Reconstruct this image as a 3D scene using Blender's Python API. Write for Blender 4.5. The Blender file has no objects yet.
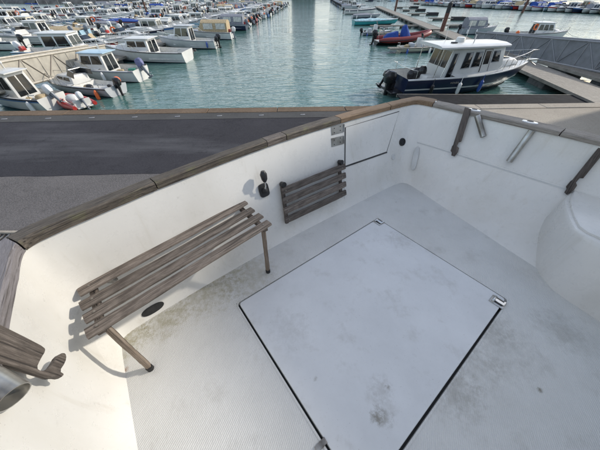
import bpy, bmesh, math, random
from mathutils import Vector, Matrix
from mathutils.bvhtree import BVHTree
R = math.radians
scene = bpy.context.scene
COL = scene.collection

# ------------------------------------------------------------------ camera
EYE = Vector((0, 0, 4.5))            # eye height above the harbour water
F_PX, CX, CY = 233.0, 300.0, 225.0   # 14 mm lens, in units of the 600 px wide photograph
PITCH = math.atan((CY + 10) / F_PX)  # below the horizontal
DECK_PITCH = math.atan((CY - 20) / F_PX)   # below the plane of the cockpit floor
cam_d = bpy.data.cameras.new('camera'); cam = bpy.data.objects.new('camera', cam_d); COL.objects.link(cam)
cam_d.sensor_width = 36; cam_d.lens = F_PX / 600 * 36; cam_d.clip_start = 0.02; cam_d.clip_end = 6000
cam.location = EYE; cam.rotation_euler = (math.pi/2 - PITCH, 0, 0)
scene.camera = cam

# ------------------------------------------------------------------ sky, sun, exposure
SUN_DIR = Vector((0.923, 0.384, 0)).normalized()
SUN_EL = R(27)
scene.view_settings.view_transform = 'Standard'; scene.view_settings.look = 'None'
scene.view_settings.gamma = 1; scene.view_settings.exposure = 0.63
world = bpy.data.worlds.new('World'); scene.world = world; world.use_nodes = True
nt = world.node_tree; nt.nodes.clear()
wo = nt.nodes.new('ShaderNodeOutputWorld'); bg = nt.nodes.new('ShaderNodeBackground')
sky = nt.nodes.new('ShaderNodeTexSky'); sky.sky_type = 'NISHITA'; sky.sun_disc = False
sky.sun_elevation = SUN_EL; sky.sun_rotation = math.atan2(SUN_DIR.x, SUN_DIR.y); sky.dust_density = 0.8
tc = nt.nodes.new('ShaderNodeTexCoord'); mp = nt.nodes.new('ShaderNodeMapping')
mp.inputs['Scale'].default_value = (1.0, 1.0, 3.0)
nz = nt.nodes.new('ShaderNodeTexNoise'); nz.inputs['Scale'].default_value = 1.7; nz.inputs['Detail'].default_value = 7
cr = nt.nodes.new('ShaderNodeValToRGB'); cr.color_ramp.elements[0].position = 0.455; cr.color_ramp.elements[1].position = 0.68
mx = nt.nodes.new('ShaderNodeMix'); mx.data_type = 'RGBA'
mx.inputs[7].default_value = (6.9, 7.1, 7.5, 1)
nt.links.new(tc.outputs['Generated'], mp.inputs[0]); nt.links.new(mp.outputs[0], nz.inputs[0])
nt.links.new(nz.outputs[0], cr.inputs[0]); nt.links.new(cr.outputs[0], mx.inputs[0])
nt.links.new(sky.outputs[0], mx.inputs[6]); nt.links.new(mx.outputs[2], bg.inputs[0])
bg.inputs[1].default_value = 0.135
nt.links.new(bg.outputs[0], wo.inputs[0])
sun_d = bpy.data.lights.new('sun', 'SUN'); sun = bpy.data.objects.new('sun', sun_d); COL.objects.link(sun)
sun_d.energy = 2.25; sun_d.angle = R(1.6); sun_d.color = (1, 0.93, 0.82)
sv = SUN_DIR * math.cos(SUN_EL) + Vector((0, 0, math.sin(SUN_EL)))
sun.rotation_euler = sv.to_track_quat('Z', 'Y').to_euler(); sun.location = (0, 0, 30)

# ------------------------------------------------------------------ measuring helpers
def ray(px, py, pitch):
    fw = Vector((0, math.cos(pitch), -math.sin(pitch))); up = Vector((0, math.sin(pitch), math.cos(pitch)))
    return (fw * F_PX + Vector((1, 0, 0)) * (px - CX) - up * (py - CY)).normalized()
def W(px, py, z=0.0):                 # world point on the level z that lies under a measured spot
    d = ray(px, py, PITCH); return EYE + d * ((z - EYE.z) / d.z)
# cockpit frame: eye 1.5 m above the cockpit floor; TB carries it into the world
def BR(px, py, z=0.0):
    d = ray(px, py, DECK_PITCH); return Vector((0, 0, 1.5)) + d * ((z - 1.5) / d.z)
TB = Matrix.Translation(EYE) @ Matrix.Rotation(-(PITCH - DECK_PITCH), 4, 'X') @ Matrix.Translation((0, 0, -1.5))
C0 = BR(405, 180)
FV = Vector((0.61003, -0.79238, 0)); PV = Vector((-0.79238, -0.61003, 0)); ZV = Vector((0, 0, 1))
def L(p, f, z=0.0): return C0 + PV * p + FV * f + ZV * z     # p metres to port, f metres forward

# ------------------------------------------------------------------ object helpers
def tag(o, label=None, cat=None, group=None, kind=None):
    if label: o['label'] = label
    if cat: o['category'] = cat
    if group: o['group'] = group
    if kind: o['kind'] = kind
    return o
def empty(name, loc=(0, 0, 0), rz=0, mat=None):
    o = bpy.data.objects.new(name, None); COL.objects.link(o); o.empty_display_size = 0.2
    if mat is not None: o.matrix_world = mat
    else: o.location = loc; o.rotation_euler = (0, 0, rz)
    return o
class MB:
    def __init__(s): s.v = []; s.f = []; s.m = []; s.mi = 0
    def add(s, vs, fs):
        b = len(s.v); s.v += [Vector(v) for v in vs]
        for f in fs: s.f.append([b + i for i in f]); s.m.append(s.mi)
    def box(s, c, d, M=None, top=1.0):
        c = Vector(c); x, y, z = d[0]/2, d[1]/2, d[2]/2
        vs = []
        for k, t in ((-1, 1), (1, top)):
            for i, j in ((-1, -1), (1, -1), (1, 1), (-1, 1)): vs.append(Vector((i*x*t, j*y*t, k*z)))
        if M is not None: vs = [M @ v for v in vs]
        s.add([v + c for v in vs], [(3, 2, 1, 0), (4, 5, 6, 7), (0, 1, 5, 4), (1, 2, 6, 5), (2, 3, 7, 6), (3, 0, 4, 7)])
    def hexa(s, b, t):      # four base points, four top points
        s.add(list(b) + list(t), [(3, 2, 1, 0), (4, 5, 6, 7), (0, 1, 5, 4), (1, 2, 6, 5), (2, 3, 7, 6), (3, 0, 4, 7)])
    def loft(s, rings, closed=True, caps=True):
        n = len(rings[0]); vs = [v for r in rings for v in r]; fs = []
        for a in range(len(rings) - 1):
            for i in range(n if closed else n - 1):
                j = (i + 1) % n; fs.append((a*n+i, a*n+j, (a+1)*n+j, (a+1)*n+i))
        if caps and closed: fs.append(tuple(range(n - 1, -1, -1))); fs.append(tuple((len(rings)-1)*n + i for i in range(n)))
        s.add(vs, fs)
    def tube(s, pts, r, n=6, caps=True, rr=None):
        pts = [Vector(p) for p in pts]; rings = []; u = None
        for i, p in enumerate(pts):
            t = (pts[min(i+1, len(pts)-1)] - pts[max(i-1, 0)]).normalized()
            if u is None: u = t.orthogonal().normalized()
            u = (u - t * u.dot(t)).normalized(); w = t.cross(u); q = rr[i] if rr else r
            rings.append([p + (u * math.cos(a) + w * math.sin(a)) * q for a in [k*2*math.pi/n for k in range(n)]])
        s.loft(rings, True, caps)
    def cyl(s, a, b, r, n=12, r2=None): s.tube([a, b], r, n, True, [r, r if r2 is None else r2])
    def disc(s, c, nrm, r, h, n=20):
        c = Vector(c); s.cyl(c, c + Vector(nrm).normalized() * h, r, n)
    def torus(s, c, nrm, R_, r, n=18, m=8):
        c = Vector(c); nrm = Vector(nrm).normalized(); u = nrm.orthogonal().normalized(); w = nrm.cross(u)
        vs = []; fs = []
        for i in range(n):
            a = i*2*math.pi/n; d = u*math.cos(a) + w*math.sin(a)
            for j in range(m):
                b = j*2*math.pi/m; vs.append(c + d*(R_ + r*math.cos(b)) + nrm*r*math.sin(b))
        for i in range(n):
            for j in range(m): fs.append((i*m+j, ((i+1) % n)*m+j, ((i+1) % n)*m+(j+1) % m, i*m+(j+1) % m))
        s.add(vs, fs)
    def ball(s, c, r, n=10, m=6, sc=(1, 1, 1)):
        c = Vector(c); rings = []
        for j in range(1, m):
            t = math.pi*j/m; rings.append([c + Vector((math.sin(t)*math.cos(k*2*math.pi/n)*r*sc[0], math.sin(t)*math.sin(k*2*math.pi/n)*r*sc[1], -math.cos(t)*r*sc[2])) for k in range(n)])
        s.loft(rings)
    def prism(s, outline, off):      # outline of 3-D points, extruded by vector off
        n = len(outline); off = Vector(off)
        s.add([Vector(p) for p in outline] + [Vector(p) + off for p in outline],
              [tuple(range(n-1, -1, -1)), tuple(range(n, 2*n))] + [(i, (i+1) % n, n+(i+1) % n, n+i) for i in range(n)])
    def build(s, name, mats, parent=None, smooth=False, bevel=0, seg=2, ang=30):
        me = bpy.data.meshes.new(name)
        bm = bmesh.new(); vv = [bm.verts.new(v) for v in s.v]
        for f, mi in zip(s.f, s.m):
            try: q = bm.faces.new([vv[i] for i in f]); q.material_index = mi
            except ValueError: pass
        bmesh.ops.recalc_face_normals(bm, faces=bm.faces)
        if bevel:
            es = [e for e in bm.edges if len(e.link_faces) == 2 and e.calc_face_angle(0) > R(ang)]
            bmesh.ops.bevel(bm, geom=es, offset=bevel, segments=seg, profile=0.5, affect='EDGES', clamp_overlap=True)
        bm.to_mesh(me); bm.free()
        if smooth or bevel:
            for p in me.polygons: p.use_smooth = True
            me.set_sharp_from_angle(angle=R(38))
        o = bpy.data.objects.new(name, me); COL.objects.link(o)
        for m in (mats if isinstance(mats, (list, tuple)) else [mats]): me.materials.append(m)
        if parent is not None: o.parent = parent
        return o

# ------------------------------------------------------------------ materials
class N:
    def __init__(s, name, rough=0.5, metal=0.0, col=(.5, .5, .5), spec=None, coat=0):
        s.m = bpy.data.materials.new(name); s.m.use_nodes = True; s.t = s.m.node_tree
        s.b = s.t.nodes['Principled BSDF']; s.b.inputs['Roughness'].default_value = rough
        s.b.inputs['Metallic'].default_value = metal; s.b.inputs['Base Color'].default_value = (*col, 1)
        if spec is not None: s.b.inputs['Specular IOR Level'].default_value = spec
        if coat: s.b.inputs['Coat Weight'].default_value = coat
        s.tc = s.t.nodes.new('ShaderNodeTexCoord')
    def n(s, typ, **kw):
        q = s.t.nodes.new(typ)
        for k, v in kw.items():
            if isinstance(v, (int, float, tuple)) and k in q.inputs: q.inputs[k].default_value = v
            else: setattr(q, k, v)
        return q
    def lk(s, a, b): s.t.links.new(a, b)
    def noise(s, scale, detail=4, sc=(1, 1, 1), rough=0.55, coord='Object', rot=(0, 0, 0), dist=0.0):
        m = s.n('ShaderNodeMapping'); m.inputs['Scale'].default_value = sc; m.inputs['Rotation'].default_value = rot
        s.lk(s.tc.outputs[coord], m.inputs[0])
        z = s.n('ShaderNodeTexNoise'); z.inputs['Scale'].default_value = scale; z.inputs['Detail'].default_value = detail
        z.inputs['Roughness'].default_value = rough; z.inputs['Distortion'].default_value = dist
        s.lk(m.outputs[0], z.inputs[0]); return z.outputs[0]
    def ramp(s, inp, stops):
        r = s.n('ShaderNodeValToRGB'); e = r.color_ramp.elements
        while len(e) < len(stops): e.new(0.5)
        for i, (p, c) in enumerate(stops):
            e[i].position = p; e[i].color = (*c, 1) if not isinstance(c, (int, float)) else (c, c, c, 1)
        s.lk(inp, r.inputs[0]); return r.outputs[0]
    def mix(s, fac, a, b, mode='MIX'):
        m = s.n('ShaderNodeMix'); m.data_type = 'RGBA'; m.blend_type = mode
        for v, i in ((fac, 0), (a, 6), (b, 7)):
            if isinstance(v, (int, float)): m.inputs[i].default_value = v
            elif isinstance(v, tuple): m.inputs[i].default_value = (*v, 1)
            else: s.lk(v, m.inputs[i])
        return m.outputs[2]
    def math(s, op, a, b=0.0, c=None):
        m = s.n('ShaderNodeMath'); m.operation = op
        for i, v in enumerate((a, b) if c is None else (a, b, c)):
            if isinstance(v, (int, float)): m.inputs[i].default_value = v
            else: s.lk(v, m.inputs[i])
        return m.outputs[0]
    def color(s, c): s.lk(c, s.b.inputs['Base Color']); return s
    def rough(s, c): s.lk(c, s.b.inputs['Roughness']); return s
    def bump(s, h, strength=0.3, dist=0.01, prev=None):
        b = s.n('ShaderNodeBump'); b.inputs['Strength'].default_value = strength; b.inputs['Distance'].default_value = dist
        s.lk(h, b.inputs['Height'])
        if prev is not None: s.lk(prev, b.inputs['Normal'])
        s.lk(b.outputs[0], s.b.inputs['Normal']); return b.outputs[0]
    def vary(s, c, lo=0.8, hi=1.2):     # each object a little lighter or darker
        oi = s.n('ShaderNodeObjectInfo'); mr = s.n('ShaderNodeMapRange')
        s.lk(oi.outputs['Random'], mr.inputs[0]); mr.inputs[3].default_value = lo; mr.inputs[4].default_value = hi
        cb = s.n('ShaderNodeCombineColor'); [s.lk(mr.outputs[0], cb.inputs[i]) for i in range(3)]
        return s.mix(1.0, c, cb.outputs[0], 'MULTIPLY')
M = {}
def plain(name, col, rough=0.4, metal=0.0, var=0.06, scale=6, **k):
    q = N(name, rough, metal, col, **k); z = q.noise(scale, 4)
    a = tuple(max(0, c*(1-var*2)) for c in col); b = tuple(min(1, c*(1+var)) for c in col)
    q.color(q.ramp(z, [(0.3, a), (0.65, b)])); M[name] = q.m; return q.m

# weathered teak: grain runs along the object's own X
def wood(name, c0, c1, c2, moss=0.0):
    q = N(name, 0.75)
    g = q.noise(1.0, 8, (7, 110, 110), 0.75); g2 = q.noise(1.0, 5, (2.5, 22, 22), 0.7, dist=1.0); g3 = q.noise(9, 7, rough=0.75)
    base = q.ramp(g, [(0.3, c0), (0.48, c1), (0.7, c2)])
    base = q.mix(q.ramp(g2, [(0.45, 0.0), (0.72, 0.35)]), base, c2)
    base = q.mix(q.ramp(g3, [(0.5, 0.0), (0.75, 0.55)]), base, c0)
    if moss:
        m = q.noise(7, 6, rough=0.75); base = q.mix(q.ramp(m, [(0.56, 0.0), (0.66, moss)]), base, (0.14, 0.14, 0.06))
    base = q.vary(base, 0.72, 1.2)
    crack = q.ramp(q.noise(1.0, 3, (1.6, 120, 120), 0.5), [(0.33, 0.0), (0.42, 1.0)])
    base = q.mix(crack, tuple(v*1.0 for v in c0), base)
    q.color(base)
    base = None
    b = q.bump(g, 0.8, 0.004); q.bump(crack, 0.8, 0.004, b); M[name] = q.m; return q.m
wood('teak', (0.028, 0.022, 0.018), (0.105, 0.084, 0.069), (0.26, 0.222, 0.19))
wood('cap_teak', (0.028, 0.023, 0.018), (0.085, 0.068, 0.052), (0.19, 0.16, 0.125), 0.5)
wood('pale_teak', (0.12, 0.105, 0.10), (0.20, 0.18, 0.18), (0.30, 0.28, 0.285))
wood('sunlit_teak', (0.15, 0.125, 0.10), (0.30, 0.265, 0.225), (0.46, 0.415, 0.36))  # weathered teak, coloured paler to stand in for sun on the starboard cap
wood('varnished_wood', (0.16, 0.095, 0.05), (0.27, 0.175, 0.10), (0.36, 0.25, 0.16))
wood('dull_wood_leg', (0.10, 0.075, 0.055), (0.19, 0.15, 0.115), (0.27, 0.225, 0.18))
wood('dark_wood', (0.025, 0.02, 0.017), (0.075, 0.06, 0.05), (0.17, 0.14, 0.12))

plain('seam', (0.06, 0.06, 0.058), 0.8, var=0.3)
# gelcoat liner
q = N('gelcoat', 0.3, col=(.7, .7, .67)); a = q.noise(1.3, 5); b = q.noise(9, 6, rough=0.7); st = q.noise(3.0, 6, (1, 1, 0.35), 0.65)
c = q.ramp(a, [(0.3, (0.62, 0.605, 0.565)), (0.7, (0.71, 0.695, 0.655))])
c = q.mix(q.ramp(st, [(0.5, 0.0), (0.85, 0.4)]), c, (0.47, 0.44, 0.36))
c = q.mix(q.ramp(b, [(0.62, 0.0), (0.9, 0.3)]), c, (0.40, 0.37, 0.31))
runs = q.noise(14, 5, (1, 1, 0.07), 0.6); c = q.mix(q.ramp(runs, [(0.6, 0.0), (0.78, 0.3)]), c, (0.38, 0.33, 0.24))
scr = q.noise(60, 3, (1, 0.08, 0.5), 0.6, rot=(0.4, 0.3, 0.9)); c = q.mix(q.ramp(scr, [(0.64, 0.0), (0.8, 0.25)]), c, (0.3, 0.28, 0.25))
q.color(c); q.rough(q.ramp(b, [(0.3, 0.2), (0.7, 0.42)])); q.bump(a, 0.15, 0.01); M['gelcoat'] = q.m
# cockpit floor, with its worn dirt marks
def deckmat(name, base0, base1, nonskid, stains):
    q = N(name, 0.5); geo = q.tc.outputs['Object']
    a = q.noise(2.2, 6, rough=0.65); b = q.noise(24, 7, rough=0.78); f = q.noise(70, 3)
    c = q.ramp(a, [(0.3, base0), (0.68, base1)])
    c = q.mix(q.ramp(q.noise(5, 8, rough=0.72), [(0.54, 0.0), (0.78, 0.5)]), c, (0.33, 0.31, 0.27))
    c = q.mix(q.ramp(q.noise(140, 2), [(0.68, 0.0), (0.76, 0.4)]), c, (0.22, 0.2, 0.17))
    for (pt, r, amt, colr) in stains:
        d = q.n('ShaderNodeVectorMath'); d.operation = 'DISTANCE'; q.lk(geo, d.inputs[0]); d.inputs[1].default_value = pt
        fall = q.math('SUBTRACT', 1.0, q.math('DIVIDE', d.outputs['Value'], r))
        nn = q.math('MULTIPLY_ADD', q.math('SUBTRACT', b, 0.53), 4.2, fall)
        nn = q.math('MULTIPLY', q.math('MAXIMUM', q.math('MINIMUM', nn, 1.0), 0.0), q.math('MAXIMUM', q.math('MINIMUM', q.math('MULTIPLY', fall, 3.0), 1.0), 0.0))
        c = q.mix(q.math('MULTIPLY', nn, amt), c, colr)
    q.color(c)
    if nonskid:
        w = q.n('ShaderNodeTexWave'); w.inputs['Scale'].default_value = 34; w.inputs['Distortion'].default_value = 3.0; w.inputs['Detail'].default_value = 2; w.inputs['Detail Scale'].default_value = 3
        mpn = q.n('ShaderNodeMapping'); mpn.inputs['Rotation'].default_value = (0, 0, R(20)); q.lk(geo, mpn.inputs[0]); q.lk(mpn.outputs[0], w.inputs[0])
        x = q.bump(w.outputs[0], 0.42, 0.0035); q.bump(f, 0.2, 0.002, x)
    else: q.bump(f, 0.15, 0.0015)
    q.rough(q.ramp(b, [(0.3, 0.42), (0.7, 0.62)])); M[name] = q.m
grime = (0.2, 0.18, 0.14); mould = (0.27, 0.235, 0.12)
deckmat('deck_gelcoat', (0.55, 0.545, 0.52), (0.64, 0.635, 0.61), True, [
    (BR(205, 280), 0.4, 0.65, mould), (BR(125, 338), 0.2, 0.75, mould), (BR(165, 318), 0.2, 0.6, mould), (BR(250, 275), 0.3, 0.4, mould), (BR(455, 390), 0.2, 0.42, grime), (BR(475, 365), 0.2, 0.25, grime),
    (BR(500, 345), 0.3, 0.22, grime), (BR(540, 390), 0.02, 0.9, grime), (BR(125, 370), 0.025, 0.8, (0.25, 0.12, 0.05)),
    (BR(560, 330), 0.22, 0.25, grime), (BR(490, 325), 0.18, 0.25, grime), (BR(396, 202), 0.012, 0.95, grime), (BR(440, 250), 0.06, 0.25, grime)])
deckmat('hatch_gelcoat', (0.58, 0.585, 0.585), (0.67, 0.675, 0.675), False, [
    (BR(376, 415), 0.055, 0.8, grime), (BR(386, 418), 0.06, 0.45, grime), (BR(380, 390), 0.1, 0.3, grime), (BR(388, 387), 0.02, 0.8, grime),
    (BR(400, 240), 0.16, 0.25, grime), (BR(315, 379), 0.02, 0.6, grime), (BR(290, 330), 0.2, 0.16, grime)])
plain('rim_gelcoat', (0.76, 0.76, 0.74), 0.35, var=0.03)
plain('old_gelcoat', (0.55, 0.55, 0.53), 0.45, var=0.08)
plain('black_plastic', (0.015, 0.015, 0.016), 0.35, var=0.2, scale=30)
plain('black_rubber', (0.018, 0.018, 0.018), 0.7, var=0.2, scale=30)
q = N('stainless', 0.22, 1.0, (0.62, 0.62, 0.6)); z = q.noise(9, 3); q.rough(q.ramp(z, [(0.3, 0.15), (0.7, 0.38)])); q.color(q.ramp(q.noise(6, 3), [(0.3, (0.5, 0.49, 0.47)), (0.6, (0.66, 0.66, 0.64))])); M['stainless'] = q.m
q = N('dull_steel', 0.45, 0.8, (0.3, 0.29, 0.27)); q.color(q.ramp(q.noise(14, 6), [(0.35, (0.12, 0.1, 0.08)), (0.65, (0.38, 0.37, 0.35))])); M['dull_steel'] = q.m
q = N('dirty_steel', 0.34, 0.9, (0.3, 0.3, 0.3)); q.color(q.ramp(q.noise(7, 5), [(0.35, (0.22, 0.2, 0.17)), (0.6, (0.48, 0.47, 0.44))])); M['dirty_steel'] = q.m
# quay surfaces
def ground(name, s0, s1, s2, fine, coarse, bumpd=0.004, rough=0.85, spk=None):
    stops = (s0, s1, s2); q = N(name, rough, spec=0.12); a = q.noise(coarse, 6, coord='Object'); f = q.noise(fine, 4)
    c = q.ramp(a, [(0.3, stops[0]), (0.7, stops[1])]); c = q.mix(q.ramp(f, [(0.35, 0.0), (0.7, 0.6)]), c, stops[2])
    if spk: c = q.mix(q.ramp(q.noise(0.35, 5, (0.5, 3, 1), 0.6), [(0.52, 0.0), (0.75, 0.5)]), c, spk)
    vo = q.n('ShaderNodeTexVoronoi'); vo.feature = 'DISTANCE_TO_EDGE'; vo.inputs['Scale'].default_value = 0.33
    ds = q.n('ShaderNodeVectorMath'); ds.operation = 'ADD'; nn = q.n('ShaderNodeTexNoise'); nn.inputs['Scale'].default_value = 2.5; nn.inputs['Detail'].default_value = 6
    q.lk(q.tc.outputs['Object'], nn.inputs[0]); q.lk(q.tc.outputs['Object'], ds.inputs[0]); q.lk(nn.outputs['Color'], ds.inputs[1]); q.lk(ds.outputs[0], vo.inputs['Vector'])
    c = q.mix(q.ramp(vo.outputs['Distance'], [(0.001, 0.2), (0.007, 0.0)]), c, tuple(v*0.45 for v in stops[0]))
    sp = q.noise(3.3, 7, rough=0.75); c = q.mix(q.ramp(sp, [(0.56, 0.0), (0.7, 0.4)]), c, tuple(v*0.6 for v in stops[0]))
    q.color(c); q.bump(f, 0.6, bumpd); M[name] = q.m
ground('asphalt', (0.021, 0.02, 0.023), (0.04, 0.038, 0.043), (0.072, 0.069, 0.075), 60, 0.5, 0.006, 0.8, (0.14, 0.14, 0.145))
ground('rough_concrete', (0.085, 0.078, 0.075), (0.13, 0.119, 0.115), (0.21, 0.196, 0.19), 38, 0.7, 0.02)
ground('pale_concrete', (0.33, 0.29, 0.24), (0.45, 0.40, 0.335), (0.26, 0.23, 0.19), 25, 0.4, 0.008)
ground('coping_stone', (0.13, 0.092, 0.062), (0.19, 0.138, 0.096), (0.085, 0.06, 0.04), 18, 0.8, 0.01)
ground('quay_joint', (0.06, 0.058, 0.055), (0.08, 0.078, 0.075), (0.1, 0.1, 0.1), 40, 1)
ground('quay_wall', (0.09, 0.085, 0.075), (0.16, 0.15, 0.13), (0.05, 0.06, 0.04), 3, 0.7, 0.03)
plain('white_mark', (0.24, 0.24, 0.25), 0.7, var=0.2, scale=20)
q = N('pontoon_boards', 0.75); w = q.n('ShaderNodeTexWave'); w.inputs['Scale'].default_value = 1.3; w.inputs['Distortion'].default_value = 0.2; q.lk(q.tc.outputs['Object'], w.inputs[0])
c = q.ramp(q.noise(3, 5, (1, 8, 1)), [(0.3, (0.19, 0.165, 0.13)), (0.7, (0.34, 0.31, 0.26))]); c = q.mix(q.ramp(w.outputs[0], [(0.03, 1.0), (0.3, 0.0)]), c, (0.05, 0.045, 0.04)); q.color(c); q.bump(w.outputs[0], 0.5, 0.01); M['pontoon_boards'] = q.m
plain('pontoon_side', (0.10, 0.10, 0.095), 0.7, var=0.25, scale=3)
plain('grey_pontoon', (0.02, 0.021, 0.024), 0.9, spec=0.1, var=0.2, scale=4)
plain('truss_cream', (0.46, 0.42, 0.35), 0.5, var=0.08)
plain('panel_cream', (0.38, 0.355, 0.30), 0.6, var=0.1, scale=2)
plain('truss_grey', (0.30, 0.31, 0.33), 0.45, 0.3)
plain('panel_grey', (0.19, 0.2, 0.215), 0.6, var=0.12, scale=2)
plain('pile_rust', (0.12, 0.055, 0.04), 0.8, var=0.3, scale=4)
plain('pile_black', (0.02, 0.02, 0.022), 0.7)
# boats
HULLS = {'white': (0.60, 0.60, 0.575), 'cream': (0.66, 0.6, 0.47), 'navy': (0.012, 0.02, 0.05), 'grey': (0.38, 0.4, 0.42), 'blue': (0.05, 0.14, 0.33), 'green': (0.03, 0.2, 0.14), 'pale blue': (0.35, 0.5, 0.6), 'red': (0.35, 0.03, 0.025), 'turquoise': (0.04, 0.3, 0.32), 'black': (0.02, 0.02, 0.022)}
for k, v in HULLS.items(): plain('paint_' + k.replace(' ', '_'), v, 0.28, var=0.05, scale=1.5)
def P_(k): return M['paint_' + k.replace(' ', '_')]
plain('boat_deck', (0.62, 0.61, 0.57), 0.6, var=0.08); plain('antifoul_blue', (0.02, 0.05, 0.12), 0.7); plain('antifoul_red', (0.16, 0.03, 0.02), 0.7); plain('antifoul_black', (0.015, 0.015, 0.018), 0.7)
plain('canvas_blue', (0.015, 0.06, 0.28), 0.85, var=0.15, scale=8); plain('canvas_tan', (0.42, 0.33, 0.2), 0.85, var=0.15, scale=8); plain('canvas_grey', (0.22, 0.23, 0.26), 0.85, var=0.15, scale=8); plain('canvas_purple', (0.16, 0.17, 0.3), 0.8, var=0.15)
plain('clear_vinyl', (0.5, 0.5, 0.45), 0.2, var=0.15, scale=5)
plain('fender_orange', (0.75, 0.16, 0.04), 0.45); plain('fender_white', (0.72, 0.72, 0.7), 0.4); plain('fender_blue', (0.03, 0.08, 0.3), 0.45); plain('rope_white', (0.6, 0.57, 0.5), 0.9)
plain('motor_black', (0.015, 0.015, 0.017), 0.25); plain('motor_white', (0.7, 0.7, 0.7), 0.3); plain('motor_grey', (0.18, 0.2, 0.23), 0.3)
q = N('window_glass', 0.06, 0.0, (0.012, 0.018, 0.022)); q.b.inputs['Specular IOR Level'].default_value = 0.8; q.color(q.ramp(q.noise(4, 3), [(0.35, (0.004, 0.006, 0.008)), (0.7, (0.02, 0.024, 0.028))])); M['window_glass'] = q.m
plain('far_wall_grey', (0.30, 0.31, 0.32), 0.8, scale=0.1); plain('far_wall_pale', (0.5, 0.49, 0.46), 0.8, scale=0.1); plain('far_roof', (0.14, 0.14, 0.15), 0.8)
plain('shed_metal', (0.3, 0.32, 0.33), 0.5, 0.2, scale=1); plain('breakwater', (0.10, 0.10, 0.095), 0.9, var=0.3, scale=0.4)
# water
q = N('water', 0.045, 0.0, (0.03, 0.09, 0.09)); q.b.inputs['IOR'].default_value = 1.4; q.b.inputs['Specular IOR Level'].default_value = 0.75; q.rough(q.ramp(q.noise(0.09, 4, (1, 2, 1)), [(0.4, 0.03), (0.62, 0.11)]))
c = q.ramp(q.noise(0.05, 4), [(0.35, (0.05, 0.125, 0.11)), (0.65, (0.09, 0.185, 0.165))]); q.color(c)
h1 = q.noise(1.1, 3, (1.0, 2.4, 1), 0.5, dist=0.4); h2 = q.noise(5.5, 3, (0.8, 1.9, 1), 0.55, dist=0.5); h3 = q.noise(0.22, 2, (1, 1.6, 1))
x = q.bump(h1, 0.36, 0.24); x = q.bump(h2, 0.32, 0.035, x); q.bump(h3, 0.3, 0.5, x); M['water'] = q.m

# ------------------------------------------------------------------ setting: water, quay, far shore
m = MB(); m.add([(-1500, -60, 0), (1500, -60, 0), (1500, 2500, 0), (-1500, 2500, 0)], [(0, 1, 2, 3)])
tag(m.build('water', M['water']), kind='structure')
QZ = 1.4
qa, qb = W(0, 112, QZ), W(600, 103.5, QZ); qd = (qb - qa).normalized(); qn = Vector((qd.y, -qd.x, 0))    # qn points inland
QM = Matrix(((qd.x, -qn.x, 0, qa.x), (qd.y, -qn.y, 0, qa.y), (0, 0, 1, 0), (0, 0, 0, 1)))   # local +x along the edge, -y inland
def Q(u, v, z): return QM @ Vector((u, -v, z))
m = MB(); m.hexa([Q(-120, 0.02, -3), Q(160, 0.02, -3), Q(160, 90, -3), Q(-120, 90, -3)][::1], [Q(-120, 0.02, QZ), Q(160, 0.02, QZ), Q(160, 90, QZ), Q(-120, 90, QZ)])
quay = tag(m.build('quay', M['rough_concrete']), kind='structure')
xs = 14.6                                            # along-edge position where dark paving gives way to concrete
band = 4.3
def sheet(name, u0, u1, v0, v1, z, mat, jag=0):
    m = MB(); n = max(1, int((u1-u0)/0.35)) if jag else 1; vs = []; fs = []; rg = random.Random(3)
    for i in range(n+1):
        u = u0 + (u1-u0)*i/n; vs += [Q(u, v0, z), Q(u, v1 + (rg.uniform(-jag, jag) if jag else 0), z)]
    for i in range(n): fs.append((2*i, 2*i+2, 2*i+3, 2*i+1))
    m.add(vs, fs); return tag(m.build(name, mat), kind='structure')
sheet('asphalt_road', -120, xs, 0.45, band, QZ+0.006, M['asphalt'], 0.02)
sheet('concrete_apron', xs, 160, 0.45, 30, QZ+0.006, M['pale_concrete'])
sheet('edge_channel', -120, xs, 0.44, 0.98, QZ+0.012, M['quay_joint'])
# coping: one block every 2.5 m
_pb = []
def pale_block(me):
    if not _pb: c_ = me.copy(); c_.materials[0] = M['pale_concrete']; _pb.append(c_)
    return _pb[0]
cop = empty('quay_coping', mat=QM.copy()); tag(cop, kind='structure')
me0 = None
for i in range(-14, 22):
    if me0 is None:
        m = MB(); m.box((1.24, -0.215, 0), (2.48, 0.45, 0.26)); o = m.build('coping_block', M['coping_stone'], cop, bevel=0.015, seg=1); me0 = o.data
    else: o = bpy.data.objects.new('coping_block', me0); COL.objects.link(o); o.parent = cop
    o.location = (i*2.5, 0, QZ - 0.10)
    if i*2.5 > xs - 1: o.data = pale_block(o.data)
mk = None
for i in range(-3, 9):
    if mk is None:
        m = MB(); m.box((0, 0, 0), (0.17, 0.06, 0.012)); o = m.build('edge_marker', M['white_mark'], bevel=0.004, seg=1); mk = o.data
    else: o = bpy.data.objects.new('edge_marker', mk); COL.objects.link(o)
    o.matrix_world = QM @ Matrix.Translation((1.45*i + 0.75, -0.72, QZ+0.016)) @ Matrix.Rotation(R(12), 4, 'Z')
    tag(o, kind='structure')
# drainage channel left of the boat
dp = W(14, 238, QZ)
dr = empty('drain_channel', dp); tag(dr, 'dark drainage channel with pale kerb strip in the rough concrete beside the boat', 'drain')
m = MB(); m.box((-1.2, 0.115, 0.02), (2.6, 0.05, 0.06)); m.build('kerb_strip', M['pale_concrete'], dr, bevel=0.006, seg=1)
m = MB(); m.box((-1.2, -0.06, -0.0), (2.6, 0.28, 0.014)); m.build('channel_bed', M['black_rubber'], dr)
m = MB()
for i in range(32): m.box((-2.45 + i*0.08, -0.06, 0.014), (0.02, 0.28, 0.012))
m.build('grating', M['dull_steel'], dr)
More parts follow.
